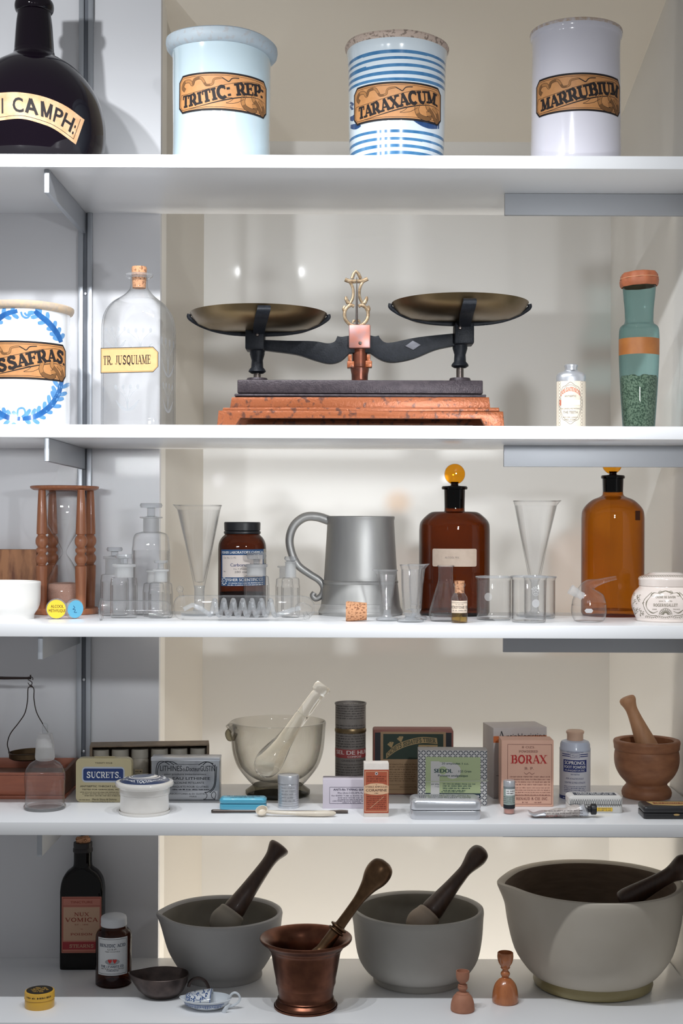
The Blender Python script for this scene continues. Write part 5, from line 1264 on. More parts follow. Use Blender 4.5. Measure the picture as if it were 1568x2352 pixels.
t.add('handle', tube([(t.P(x, 1868).x, -.001, z) for x, z in ((612, .0075), (630, .0062), (680, .005), (720, .0046), (745, .005), (765, .0052), (771, .005))], [.0024, .0028, .0032, .0042, .0046, .0036, .0018], 14, flat=1.3), BONE)
t.add('bowl', move(lathe([(0, -.0075), (.006, -.006), (.0085, -.001), (.009, .0015), (.008, .0015), (.0055, -.0035), (0, -.005)], 32), (t.P(601, 1868).x, 0, .0085), Matrix.Rotation(R(38), 4, 'X') @ Matrix.Rotation(R(-8), 4, 'Y')), BONE)
# aluminium canister
t = T('metal_canister', 'small upright aluminium canister with embossed lines', 'canister', 662, 1820, .113, 4)
rg = [(0, 0), (23.4 * t.k, 0), (24 * t.k, .0008)]
for i in range(9): y = 1848 - i * 5; rg += t.pr([(24, y), (23.7, y - 1.5), (23.7, y - 2.5), (24, y - 4)])
t.add('body', lathe(rg + t.pr([(24, 1799), (23.4, 1798)]), 56), STEEL)
t.add('lid', lathe(t.pr([(23.4, 1798), (24.6, 1797), (24.6, 1782), (23.5, 1779), (22, 1778.5), (0, 1778)]), 56), STEEL)
L = Lab()
for i in range(6): L.fine(-17, 17, -14 + i * 7.5, 4, pm('emboss_grey', (168, 170, 176), .35, .6), i + 40, 0)
L.build(t, 'embossing', cyl(t, 24.1, 662, 1828), maxlen=4, base=0.00004)
# serum box
LAV = pm('pale_lavender_card', (206, 198, 208), .6)
t = Box('serum_box', 'pale lavender typing-serum carton, partly behind the orange ampoule carton', 'carton', 741, 862, 1790, 1857, .103, .03, 4)
t.body('carton', LAV, .0006)
L = Lab(); SI = ink('serum_ink', (66, 62, 84)); L.frame(-45, -22, 56, 16, .7, SI, 1)
L.text('ANTI-Rh TYPING SERUM', -36, 8, 5, SI, 2, width=80, al='l', bold=.03)
L.text('Rho (Anti-C+D) 87% Positive', -26, 1, 4, SI, 2, width=70, al='l'); L.text('For RAPID TUBE or RAPID SLIDE test', -40, -5, 3, SI, 2, width=90, al='l')
L.fine(-26, 50, -9.5, 2, SI, 2); L.fine(-26, 50, -13.5, 2, SI, 3); L.text('CERTIFIED BLOOD DONOR SERVICE', -38, -17.5, 3, SI, 2, width=84, al='l'); L.text('JAMAICA 32, NEW YORK', -16, -21, 2.6, SI, 2, width=44, al='l')
L.build(t, 'printed_front', t.front(), maxlen=1e9)
# tall can
CANM = pm('dull_tin_label', (122, 116, 110), .5, .3, var=.5, vscale=70, rgb2=(96, 90, 84)); CANR = pm('can_red', (140, 54, 54), .5)
t = T('powder_can', 'tall round grey can with a dark red title band, behind the serum carton', 'can', 804.5, 1720, .205, 4)
t.add('body', lathe([(0, 0), (35 * t.k, 0)] + t.pr([(35, 1806), (35, 1681)]), 56), CANM)
t.add('seam', lathe(t.pr([(35, 1681), (36, 1679), (36, 1674), (35, 1671), (34.6, 1669)]), 56), BRASS)
t.add('lid', lathe(t.pr([(34.8, 1670), (35, 1668), (35, 1618), (36.4, 1617), (36.4, 1613.5), (33.5, 1613), (33, 1617), (0, 1617)]), 56), CANM)
L = Lab(); CI = ink('can_ink', (64, 58, 58)); L.rect(-60, -12, 60, 8, CANR, 0)
L.text('SEL DE HUNT', 16, -3.5, 9.5, pm('can_white', (206, 198, 192), .5), 1, width=102, bold=.03); L.text('COMPOSE', 14, -10.5, 4.4, pm('can_white', (206, 198, 192), .5), 1, width=34, bold=.02)
L.text('GRANULE FRIABLE', 12, -20, 4.6, CI, 1, width=60, bold=.01)
for i in range(9): L.fine(-40, 44, 13 + i * 6, 3, CI, i + 70, 1)
for i in range(6): L.fine(-40, 44, -28 - i * 6, 2.4, CI, i + 90, 1)
for i in range(7): L.fine(-40, 44, 78 + i * 5.6, 2.6, CI, i + 110, 1)
L.build(t, 'label', cyl(t, 35.1, 801, 1730), maxlen=5)
# ampoule carton
ORC = pm('orange_red_card', (170, 82, 54), .55, var=.25, vscale=80, rgb2=(152, 70, 46)); WCARD = pm('white_card', (222, 214, 206), .6, var=.3, vscale=120, rgb2=(198, 186, 176))
t = Box('ampoule_carton', 'narrow orange-red ampoule carton with white ends, standing at the shelf front', 'carton', 835, 892, 1753, 1877, .043, .022, 4, rz=R(2))
t.body('carton', WCARD, .0006)
L = Lab(); OP = pm('cream_band', (218, 178, 142), .6); OI = ink('ampoule_ink', (92, 44, 32)); DKI = ink('ampoule_dark', (70, 44, 36))
L.rect(-28.4, -53, 28.4, 47, ORC, 0); L.frame(-26, -49, 26, 43, 1, OP, 1)
L.poly([(-28, 10), (-14, 15), (0, 16), (14, 15), (28, 10), (28, -7), (14, -10), (0, -11), (-14, -10), (-28, -7)], OP, 2)
L.disc(0, 38, 3.6, pm('emblem_grey', (186, 180, 182), .5), 2); L.disc(0, 38, 1.6, DKI, 3)
L.text('2', 0, 11, 3, DKI, 3); L.text('STERILE AMPOULES', 0, 5.6, 4, DKI, 3, width=50, bold=.01); L.text('CORAMINE', 0, -3, 6, DKI, 3, width=48, bold=.02); L.text('CIBA', 0, -8.5, 3, DKI, 3)
for i in range(3): L.fine(-22, 22, 30 - i * 5, 2.4, OI, i, 2)
for i in range(7): L.fine(-22, 22, -16 - i * 4.6, 2.2, OI, i + 20, 2)
L.line([(-15, -42), (18, -14)], .9, OP, 2)
L.build(t, 'printed_front', t.front(), maxlen=1e9)
# sedative box
t = Box('cachet_box', 'red-brown edged box with a dark green and tan label, behind the green ampoule box', 'box', 856, 1041, 1672, 1822, .212, .035, 4)
t.body('box', pm('red_brown_box', (128, 74, 62), .55), .003)
TAN = pm('tan_label', (150, 122, 90), .6, var=.3, vscale=80, rgb2=(136, 106, 76)); GRL = pm('dark_green', (20, 40, 26), .5); BL2 = pm('black_panel', (16, 18, 26), .5); GOLD = pm('label_gold', (150, 126, 84), .55); TI = ink('tan_ink', (92, 68, 46))
L = Lab(); L.rect(-88, -72, 88, 68, BL2, 0); L.rect(-75, -72, 75, 70, TAN, 1); L.rect(-69, 7, 69, 65, GRL, 2)
top = cr([(-62, 20), (-40, 40), (-10, 52), (20, 58), (54, 56)], 6); bot = cr([(-62, 8), (-38, 26), (-10, 38), (22, 44), (56, 42)], 6)
L.tri(top + bot, [(i, i + 1, len(top) + i + 1, len(top) + i) for i in range(len(top) - 1)], GOLD, 3)
def bw(x, y):
    f = (x + 56) / 112 * (len(top) - 1); i = max(0, min(int(f), len(top) - 2)); g_ = f - i
    a = [top[i][j] + (top[i + 1][j] - top[i][j]) * g_ for j in (0, 1)]; b = [bot[i][j] + (bot[i + 1][j] - bot[i][j]) * g_ for j in (0, 1)]
    return (b[0] + (a[0] - b[0]) * y, b[1] + (a[1] - b[1]) * y)
L.slab('CACHETS SEDATIFS TIBER', 0, .16, .7, GRL, 4, width=106, T=.2, n=.12, ser=.1, warp=bw)
for cx, cy in ((-50, 38), (-28, 51)):
    for a in (70, 110, 150): L.line([(cx, cy - 4), (cx + 9 * math.cos(R(a)), cy + 9 * math.sin(R(a)))], [2, 5], GOLD, 3)
L.rect(12, 8, 56, 40, GOLD, 3); L.line(arc(34, 24, 12, 12, 0, 360, 16), 1.2, GRL, 4)
for i in range(3): L.fine(-56, 60, -6 - i * 6, 2.6, TI, i + 3, 2)
for i in range(5): L.fine(-66, 6, -24 - i * 5, 2.4, TI, i + 13, 2)
L.line([(-70, -52), (70, -52)], .6, TI, 2); L.text('PRODUITS FRANCAIS', 0, -59, 4, TI, 2, width=60); L.line([(-70, -63), (70, -63)], .6, TI, 2)
L.build(t, 'label', t.front(), maxlen=1e9)
# green ampoule box
t = Box('ampoule_box', 'square pale green box with a woven-pattern border and a dark bottom band', 'box', 960, 1119, 1721, 1850, .126, .028, 4, rz=R(-1.5))
t.body('box', pm('grey_card', (162, 158, 154), .6), .0008)
SG = pm('sage_green', (158, 170, 130), .55); WV = pm('weave_light', (188, 186, 184), .6); WD = ink('weave_dark', (74, 76, 84)); BG = ink('bottle_green', (20, 58, 62)); NV = pm('deep_navy', (22, 40, 54), .5)
L = Lab(); L.rect(-78, -62, 78, 62, WV, 0); rn = random.Random(2)
for iy in range(21):
    for ix in range(26):
        x, y = -76 + ix * 6.1, -60 + iy * 6.0
        if abs(x) < 60 and -45 < y < 47: continue
        d = 2.2 if (ix + iy) % 2 else -2.2
        L.line([(x - 2.4, y - d), (x + 2.4, y + d)], 2.1, WD, 1)
L.rect(-62, -46, 64, 48, SG, 2); L.rect(-62, -46, 64, -35, NV, 3); L.rect(-50, -41, -30, 38, WV, 4); L.disc(0, 16, 19, WV, 4, ry=18); L.rect(-50, 4, -1, 36, WV, 4); L.disc(-22, 17, 9.5, SG, 4.5)
L.text('20 ampoules 1 c.c.', 6, 31, 4.6, BG, 6, width=62, bold=.01); L.text('SEDOL', -21, 12, 9, BG, 6, width=42, bold=.05); L.text('1/25 Grain', 28, 13, 5, BG, 6, width=30, bold=.01); L.text('Puissant analgesique', 1, 3, 5, BG, 6, width=68, bold=.02)
L.line([(-62, -9), (82, -6)], 1.6, pm('tape_edge', (178, 184, 164), .3), 7)
for i in range(4): L.text(('par amp.', '1 c.c.', '', '')[i] or ' ', -30, -16 - i * 5.5, 4, BG, 6, al='r'); L.fine(-22, 52 - i * 6, -15 - i * 5, 2.8, BG, i + 8, 6)
L.fine(-26, 30, -33, 2.4, BG, 21, 6); L.text('POULENC', -4, -43.5, 7, WT, 6, width=44, bold=.05); L.text('LTD - MONTREAL', 44, -42.5, 3.6, WT, 6, width=36, bold=.02)
L.build(t, 'printed_front', t.front(), maxlen=1e9)
# embossed tin
t = flat_tin('embossed_tin', 'low bare aluminium tin with an embossed lid, in front of the green box', 941, 1102, 1882, .026, .05, .0285, STEEL, 14)
L = Lab()
for j in range(4): L.fine(-60, 60, 12 - j * 9, 6, pm('embossed_shine', (214, 216, 222), .2, 1.0), j + 5, 0)
L.build(t, 'embossed_lid', lambda u, v, h: (u * t.kf, v * t.kf * 1.1, t.H + h), parent=t.lid, maxlen=1e9, base=.0004)
# large white carton at the back
t = Box('poultice_carton', 'big off-white carton with an orange band, behind the pink carton', 'carton', 1124, 1249, 1664, 1826, .19, .065, 4, rz=R(9))
t.W = 127 * t.kf
t.body('carton', pm('offwhite_card', (186, 178, 174), .6, var=.3, vscale=40, rgb2=(172, 158, 152)), .0008)
L = Lab(); L.rect(-63, 47, 63, 62, pm('orange_band', (196, 104, 52), .55), 0); L.slab('A', -44, 53, 20, TB, 1, T=.12, n=.06, ser=.05); L.text('ntiphlogistine', -32, 55, 13, TB, 1, width=92, al='l')
L.fine(-56, 0, -30, 3, GREYINK, 5, 1)
L.build(t, 'printed_front', t.front(), maxlen=1e9)
# pink carton
PINK = pm('pink_card', (218, 172, 150), .6, var=.2, vscale=60, rgb2=(206, 158, 136)); RI = ink('borax_red', (178, 48, 48)); BI = ink('borax_brown', (128, 84, 76))
t = Box('borax_carton', 'salmon pink upright carton with large red lettering', 'carton', 1151, 1271, 1698, 1851, .122, .04, 4)
t.body('carton', PINK, .0012)
L = Lab(); L.frame(-46, -71, 56, 67, .9, BI, 1)
L.text('8 OZS.', 2, 58, 5, BI, 2, width=30); L.slab('POWDERED', 2, 48, 5, BI, 2, width=44, T=.16, n=.1, ser=.08); L.slab('BORAX', 3, 23, 19, RI, 2, width=82, T=.19, n=.07, ser=.06); L.slab('B. P.', 4, 9, 5.4, BI, 2, width=22, T=.16, n=.1, ser=.08)
L.line(cr([(-8, 2), (-2, -2), (4, 2), (10, -2), (16, 1)], 4), 1, BI, 2)
for i in range(4): L.fine(-40, 52, -9 - i * 6, 2.6, BI, i + 2, 2)
for i in range(4): L.fine(-28, 52, -34 - i * 5.4, 2.2, BI, i + 12, 2)
L.line([(-44, -51), (54, -51)], .8, BI, 2); L.slab('D. RENAUD & CIE INC.', 6, -61, 6, BI, 2, width=84, T=.18, n=.1, ser=.08); L.fine(-12, 4, -68, 3, BI, 31, 2); L.fine(16, 32, -68, 3, BI, 32, 2)
L.build(t, 'printed_front', t.front(), maxlen=1e9)
# little tube vial
t = T('small_vial', 'tiny cylindrical vial with a silver cap and pale green label', 'vial', 1169, 1830, .072, 4)
t.add('body', lathe([(0, 0), (12.4 * t.k, 0), (13 * t.k, .001)] + t.pr([(13, 1805)]), 36), CLEAR)
t.add('contents', lathe([(0, .001), (11 * t.k, .001), (11.5 * t.k, .003), (11.5 * t.k, .012), (0, .012)], 28), pm('pink_pills', (196, 142, 130), .7))
t.add('cap', lathe(t.pr([(12.6, 1806), (13.6, 1805), (13.6, 1794), (12.5, 1792), (0, 1791.5)]), 36), STEEL)
L = Lab(); L.rect(-26, -26, 26, 24, pm('pale_green_label', (150, 164, 158), .5), 0); L.rect(-26, -27, 26, -18, TB, 1); L.rect(-8, 4, 16, 18, WT, 1); L.fine(-6, 14, 12, 3, TB, 1, 2); L.fine(-6, 14, 7, 3, TB, 2, 2)
for i in range(4): L.fine(-18, 16, -1 - i * 4.4, 2, GREYINK, i, 2)
L.rect(-26, 18, 26, 24, pm('label_grey', (120, 128, 130), .5), 1)
L.build(t, 'label', cyl(t, 13.1, 1169, 1831), maxlen=4)
# foot powder
PB = pm('pale_blue_tin', (188, 196, 212), .4, coat=.2); TANC = pm('tan_cap', (206, 172, 148), .5); NB = pm('royal_navy', (28, 44, 110), .45)
t = T('powder_tin', 'pale blue cylindrical powder tin with a tan stopper and navy title block', 'tin', 1320, 1770, .198, 4)
R_ = 35
t.add('body', lathe([(0, 0), (34.5 * t.k, 0), (R_ * t.k, .001)] + t.pr([(R_, 1822), (R_, 1722), (35.6, 1721), (35.6, 1718), (34.4, 1716), (34, 1708), (31, 1702), (24, 1699.5), (0, 1699)]), 56), PB)
t.add('cap', lathe(t.pr([(18.5, 1701), (18.5, 1686), (20.5, 1683), (20.5, 1679), (18, 1677), (0, 1676.5)]), 48), TANC)
L = Lab(); WTIN = pm('white_tin', (206, 206, 212), .45)
L.rect(-60, -58, 60, 45, WTIN, 0)
for y in (35, 39.5): L.rect(-34, y, -12, y + 2, NB, 1); L.rect(12, y, 34, y + 2, NB, 1)
L.frame(-11, 33, 11, 43, .8, NB, 1); L.text('Wyeth', 0, 36, 4.4, NB, 1, width=17); L.text('THE WYETH LABORATORIES', 0, 44.5, 2.4, NB, 1, width=40)
L.rect(-29, 0, 29, 28, NB, 1); L.text('SOPRONOL', 0, 17.5, 8.5, WT, 2, width=50, bold=.04); L.text('FOOT POWDER', 0, 8.5, 6.6, WT, 2, width=52, bold=.04); L.text('FUNGISTATIC', 0, 2, 4, WT, 2, width=48, bold=.02)
L.text('WYETH', 0, -7, 3.6, NB, 2, width=20, bold=.02); L.text("FOR ATHLETE'S FOOT", 0, -17, 4, NB, 2, width=42); L.text('CONTRE LE PIED ATHLETE', 0, -26, 4, NB, 2, width=50)
for i in range(4): L.fine(-27, 27, -34 - i * 4, 2, NB, i, 2)
L.rect(-60, -68, 60, -56, NB, 2); L.fine(-30, -10, -62, 3, WT, 8, 3)
L.build(t, 'label', cyl(t, R_ + .1, 1320, 1774), maxlen=5)
# lattice tin
LATM = pm('lattice_white', (206, 204, 200), .45); LD = ink('lattice_dark', (92, 94, 100))
t = flat_tin('lattice_tin', 'white tin printed with a dark lattice and a small yellow label, behind the paint tube', 1301, 1425, 1864, .076, .036, .0255, LATM, 8)
L = Lab()
for i in range(23): L.line([(-60 + i * 5.2, 12), (-55.4 + i * 5.2, -4)], .7, LD, 0); L.line([(-55.4 + i * 5.2, 12), (-60 + i * 5.2, -4)], .7, LD, 0)
L.rect(2, -15, 38, -6.5, pm('yellow_label', (232, 190, 56), .5), 1); L.fine(5, 35, -10, 2.4, LD, 3, 2); L.fine(5, 35, -14, 2.4, LD, 4, 2)
for i in range(3): L.line(arc(-46, -6, 5 + i * 3, 4 + i * 2.6, 0, 360, 14), .6, LD, 0)
L.build(t, 'printed_side', lambda u, v, h: (u * t.kf, -t.d / 2 - .0004 - h, t.H * .5 + v * t.kf), maxlen=1e9)
L = Lab(); L.rect(-48, -14, 50, 12, ink('tin_top_slate', (70, 74, 84)), 0); L.fine(-40, 44, 3, 6, WT, 5, 1); L.fine(-40, 44, -8, 6, WT, 6, 1)
L.build(t, 'printed_lid', lambda u, v, h: (u * t.kf, v * t.kf * 1.2, t.H + h), parent=t.lid, maxlen=1e9)
# ointment tube
t = T('ointment_tube', 'squeezed metal ointment tube with a black screw cap, lying at the shelf front', 'tube', 1290, 1870, .045, 4)
k = t.k; V, F = [], []; n = 26; sg = 20
TUBE = pm('tube_print', (206, 198, 192), .4, .2, var=.6, vscale=160, rgb2=(150, 140, 138), bump=.2, bscale=200)
for i in range(n + 1):
    f = i / n; x = (-76 + 136 * f) * k
    hgt = (3 + 12.5 * min(1, f * 1.15) ** .8) * k; wd = (17 - 3 * f) * k
    if f > .93: s = 1 - (f - .93) / .07 * .45; hgt *= s; wd *= s
    zc = max(hgt, .0015) + (.006 * (1 - f / .1) ** 1.5 if f < .1 else 0) + math.sin(f * 9) * .0006 + .0006
    for j in range(sg):
        a = 2 * math.pi * j / sg; V.append((x, wd * math.cos(a), zc + hgt * math.sin(a) * (.85 + .15 * math.sin(f * 22 + j))))
for i in range(n):
    for j in range(sg): F.append((i * sg + j, i * sg + (j + 1) % sg, (i + 1) * sg + (j + 1) % sg, (i + 1) * sg + j))
F += [tuple(range(sg))[::-1], tuple(n * sg + j for j in range(sg))]
q1 = [f for f in F[:6 * sg]]; 
mi = [1 if min(f) < 7 * sg or max(f) > (n - 3) * sg else 0 for f in F]
o = t.add('body', (V, F), [TUBE, STEEL], midx=mi); recalc(o)
for px_, dy in ((0, 0),): t.add('cap', move(lathe([(0, 0), (7 * k, 0), (7 * k, 6 * k), (9 * k, 7 * k), (12 * k, 8 * k), (12.5 * k, 9 * k), (12.5 * k, 18 * k), (11 * k, 19.5 * k), (0, 19.5 * k)], 28, lambda x, y, z, a: (x * (1 + .03 * (int(a * 14 / math.pi) % 2) * (z > 7 * k)), y * (1 + .03 * (int(a * 14 / math.pi) % 2) * (z > 7 * k)), z)), (59 * k, 0, .0124), Matrix.Rotation(R(90), 4, 'Y')), BLK)
L = Lab(); rn = random.Random(7)
for r_ in range(3): L.fine(-40, 48, 3 - r_ * 6, 2.6, ink('tube_ink', (86, 76, 78)), r_ + 51, 0)
L.fine(-36, 0, -9, 3.4, ink('tube_red', (150, 92, 88)), 77, 0)
L.build(t, 'printing', lambda u, v, h: ((u - 2) * k, -(14.6 * k) - h * 2 + abs(v) * .02 * k, .0092 + (u * .018 + v) * k), maxlen=1e9, base=.0006)
# wooden mortar and pestle
MW = pm('mortar_wood', (156, 104, 70), .5, var=.8, vscale=34, rgb2=(126, 80, 52), stretch=(1.2, 1.2, 2.6)); PW = pm('pestle_wood', (190, 142, 104), .55, var=.5, vscale=40, rgb2=(166, 118, 82), stretch=(4, 4, .5))
t = T('mortar', 'turned brown wooden mortar on a round foot', 'mortar', 1484.5, 1770, .205, 4)
k = t.k
out = [(0, 0), (53 * k, 0), (56 * k, .003)] + t.pr([(57, 1818), (54, 1810), (47, 1802), (47, 1797)], 2) + t.pr([(50, 1794), (62, 1780), (71, 1762), (74, 1742), (73, 1728), (71.5, 1722)], 3) + t.pr([(71.5, 1722), (74, 1719), (75, 1710), (76, 1704), (74, 1699), (66, 1698), (61, 1701)], 3) + t.pr([(61, 1702), (60, 1740), (50, 1776), (0, 1786)], 3)
t.add(None, lathe(out, 72), MW)
tm = t
t = T('pestle', 'wooden pestle with a rounded knob, leaning in the wooden mortar', 'pestle', 1484.5, 1770, .205, 4)
a, b = t.P(1502, 1752, -.004), t.P(1440, 1606, .004); d = b - a; Ln = d.length
pp = cr([(0, -12), (16, -8), (25, 6), (26, 24), (24, 46), (19, 80), (15, 110), (13.5, 132), (16, 145), (18.5, 152), (18, 160), (12, 164), (0, 165)], 4)
t.add(None, move(lathe([(r * k, z * Ln / 158) for r, z in pp], 36), tuple(a), align(d.normalized())), PW)
# black tin at the edge
BT = pm('black_tin', (30, 30, 32), .4, coat=.2)
t = flat_tin('flat_black_tin', 'flat black tin with a gold label, cut by the frame edge', 1470, 1620, 1878, .035, .045, .0185, BT, 8, taper=.985)
L = Lab(); L.poly([(-58, 15), (-50, -10), (-30, -13), (0, -17), (30, -13), (50, -10), (58, 15)], pm('gold_label', (176, 146, 92), .5), 0); L.rect(-46, -4, 46, 8, ink('gold_red', (120, 66, 44)), 1); L.fine(-40, 40, -1, 6, pm('gold_label', (176, 146, 92), .5), 3, 2)
L.build(t, 'printed_lid', lambda u, v, h: (u * t.kf, v * t.kf * 1.5, t.H + h), parent=t.lid, maxlen=1e9)
L = Lab(); L.disc(0, -4, 7, pm('gold_label', (176, 146, 92), .5), 0, ry=2.4); L.build(t, 'clasp_emblem', lambda u, v, h: (u * t.kf, -t.d / 2 - .0003 - h, t.H * .5 + v * t.kf), maxlen=1e9)
# ---------------------------------------------------------------- lowest board
BROWNG = glass('deep_brown_glass', (70, 26, 16), (20, 8, 6), power=1.5)
t = T('poison_bottle', 'tall dark rectangular bottle with a red and tan poison label and a cork', 'bottle', 190, 2080, .255, 5)
k = t.k; hw, hd = 49 * k, 27 * k; th = -R(9) + t.view
def rsec(prof, seg=72):
    V, F = [], []
    for sx, sy, z, n_ in prof:
        for i in range(seg):
            a = 2 * math.pi * i / seg; ca, sa = math.cos(a), math.sin(a)
            q = 1 / ((abs(ca) ** n_ + abs(sa) ** n_) ** (1 / n_))
            p = Matrix.Rotation(th, 3, 'Z') @ Vector((sx * q * sa, -sy * q * ca, 0)); V.append((p.x, p.y, z))
    m = len(prof)
    for j in range(m - 1):
        for i in range(seg): F.append((j * seg + i, j * seg + (i + 1) % seg, (j + 1) * seg + (i + 1) % seg, (j + 1) * seg + i))
    F.append(tuple(range(seg))[::-1]); return V, F
S_ = cr([(hw - .002, hd - .002, 0, 7), (hw, hd, .003, 8), (hw, hd, .05, 8), (hw, hd, t.z(2060), 8), (hw, hd, t.z(2040), 7), (hw * .93, hd * .98, t.z(2018), 5), (hw * .74, hd * .92, t.z(2001), 3.2), (hw * .52, hd * .85, t.z(1992), 2.4), (21 * k, 21 * k, t.z(1984), 2), (20.5 * k, 20.5 * k, t.z(1956), 2)], 4)
t.add('body', join(rsec(S_)), BROWNG)
t.add('dark_contents', rsec([(hw - .003, hd - .003, .003, 7), (hw - .003, hd - .003, .03, 7), (hw - .003, hd - .003, t.z(2062), 7), (hw * .2, hd * .2, t.z(2061), 2)]), pm('dark_tincture', (18, 9, 8), .3))
t.add('lip', lathe(t.pr([(20, 1957), (22.5, 1955), (22.5, 1948), (21, 1946), (21.5, 1940), (21, 1934), (14, 1933)]), 40), pm('black_seal', (22, 16, 16), .4))
t.add('cork', lathe(t.pr([(0, 1950), (14, 1950), (16, 1930), (17, 1926), (15, 1923), (0, 1922)]), 32, lambda x, y, z, a: (x * (1 + .05 * math.sin(5 * a)), y, z + .0008 * math.sin(3 * a))), CORK)
L = Lab(); LR = pm('label_red', (150, 36, 42), .55) if 'label_red' not in MATS else pm('poison_red', (152, 34, 44), .55); LTN = pm('poison_tan', (190, 154, 128), .6); LPK = pm('poison_pink', (184, 116, 100), .6); IR = ink('poison_ink', (136, 56, 44))
L.rect(-45, -64, 45, 64, LPK, 0); L.frame(-43, -62, 43, 62, .8, IR, 1); L.rect(-41, -36, 41, 40, LTN, 1); L.rect(-43, -56, 43, -39, LR, 1); L.line([(-43, 43), (43, 43)], .8, IR, 1); L.line([(-43, 60), (43, 60)], .8, IR, 1)
L.text('TINCTURE', 0, 49, 5.4, IR, 2, width=50); L.slab('NUX', 0, 20, 8, IR, 2, width=34, T=.15, n=.09, ser=.05); L.slab('VOMICA', 0, 7, 9, IR, 2, width=74, T=.15, n=.09, ser=.05)
L.text('B.P. - 1898', 0, -1, 3, IR, 2, width=30); L.text('THE', 0, -11, 2.4, IR, 2); L.slab('POISON', 0, -24, 5, IR, 2, width=50, T=.16, n=.1, ser=.08); L.slab('STEARNS', 0, -52, 7.5, LTN, 2, width=56, T=.18, n=.1, ser=.08)
cM = Matrix.Rotation(th, 3, 'Z'); zc_ = t.zf(2124, -hd)
L.build(t, 'label', lambda u, v, h: tuple(cM @ Vector((u * k + .0012, -hd - .0003 - h, 0)) + Vector((0, 0, zc_ + v * k))), maxlen=1e9)

t = T('acid_bottle', 'small brown bottle with a white screw cap and white label', 'bottle', 261, 2190, .172, 5)
k = t.k
t.add('body', join(lathe([(0, 0), (38 * k, 0), (41 * k, .003)] + t.pr([(41, 2256), (41, 2152)]) + t.pr([(41, 2152), (39.5, 2142), (34, 2134), (29, 2130), (28, 2122)], 4), 56),), AMBER)
WC = pm('white_cap', (206, 208, 212), .4)
t.add('cap', lathe(t.pr([(28, 2125), (29.5, 2124), (30, 2121), (29.5, 2119), (29.5, 2108), (28, 2104), (25, 2102), (0, 2101)]), 48), WC)
L = Lab(); LW = pm('white_label', (212, 214, 216), .55); BI2 = ink('benzo_ink', (40, 52, 80)); RED = ink('heart_red', (196, 56, 54))
L.rect(-38, -43, 38, 43, LW, 0); L.frame(-35, -40, 35, 40, .8, ink('frame_ink', (60, 76, 76)), 1)
L.slab('BENZOIC ACID', 0, 22, 7, BI2, 2, width=64, T=.17, n=.09, ser=.07); L.text('U.S.P.', 0, 15, 4, GREYINK, 2, width=22); L.text('FREE CRYSTALS', 0, 10, 2.6, GREYINK, 2, width=34)
L.disc(0, -12, 17, pm('crest_grey', (150, 156, 160), .6), 1, ry=7)
for s in (-1, 1): L.poly([(s * 5.5 + x, -10 + y) for x, y in ((0, -6), (4.5, 0), (4.5, 3), (2.4, 4.6), (0, 2.6), (-2.4, 4.6), (-4.5, 3), (-4.5, 0))], RED, 2)
L.slab('THE J.F.HARTZ CO.', 0, -25, 5, BI2, 2, width=56, T=.2, n=.12, ser=.08); L.text('TORONTO', 0, -34, 4.4, BI2, 2, width=28, bold=.02); L.fine(-28, 28, -29, 2, GREYINK, 5, 2)
L.build(t, 'label', cyl(t, 41.2, 258, 2198), maxlen=5)

YT = pm('yellow_tin', (216, 168, 62), .35, coat=.3); YD = ink('salve_black', (44, 40, 34))
t = T('salve_tin', 'small round yellow salve tin with a black-printed lid', 'tin', 91, 2300, .068, 5)
k = t.k
t.add('base', lathe([(0, 0), (33 * k, 0), (33.5 * k, .001)] + [(33.5 * k, .0125), (33 * k, .013)], 48), YT)
l = t.add('lid', lathe([(33 * k, .0128), (34.3 * k, .013), (34.6 * k, .0137), (34 * k, .0145), (34 * k, .022), (33 * k, .0235), (31 * k, .024), (0, .0242)], 48), YT)
L = Lab(); L.disc(0, 0, 30, YD, 0, n=40)
for i in range(5): L.fine(-20 + abs(2 - i) * 4, 20 - abs(2 - i) * 4, -16 + i * 7, 4.4, YT, i + 3, 1)
L.build(t, 'printed_lid', lambda u, v, h: (u * k, v * k, .0242 + h), parent=l, maxlen=1e9)
L = Lab(); L.fine(-34, 34, -2, 4, YD, 9, 0); L.build(t, 'rim_print', lambda u, v, h: ((34.05 * k + h) * math.sin(u / 34 + t.view), -(34.05 * k + h) * math.cos(u / 34 + t.view), .0185 + v * k), parent=l, maxlen=4)

# invalid cup and feeder
t = T('metal_cup', 'shallow dark metal sauce boat with a ring handle, beside the brown bottle', 'cup', 372, 2275, .115, 5)
k = t.k; DM = pm('tarnished_metal', (92, 80, 76), .35, .7, var=.6, vscale=70, rgb2=(62, 54, 54))
zr = 51 * k * .98
def el(x, y, z, a):
    f = z / zr; sp = math.exp(-(((a - R(270) + math.pi) % (2 * math.pi) - math.pi) / .45) ** 2)
    return (x * 1.0 - sp * 16 * k * f, y * .88, z + sp * 3 * k * f)
cup = [(0, 0), (30 * k, 0), (38 * k, .002), (50 * k, zr * .3), (58 * k, zr * .65), (62 * k, zr), (61 * k, zr + .0008), (59.5 * k, zr), (56 * k, zr * .66), (47 * k, zr * .33), (34 * k, .004), (0, .003)]
t.add('bowl', lathe(cup, 64, el), DM)
rp = cr([(433, 2262), (436, 2252), (446, 2244), (460, 2243), (472, 2251), (479, 2266), (479, 2284), (470, 2292)], 5)
t.add('ring_handle', tube([tuple(t.P(x, y + 4)) for x, y in rp], [3.6 * k] * len(rp), 12), DM)
t = T('feeding_cup', 'little blue-and-white porcelain feeding cup with a loop handle', 'cup', 476, 2312, .062, 5)
k = t.k; zr = 24 * k; PO = pm('porcelain', (216, 222, 228), .14, coat=.9); CB = pm('cobalt', (44, 78, 134), .2, coat=.6)
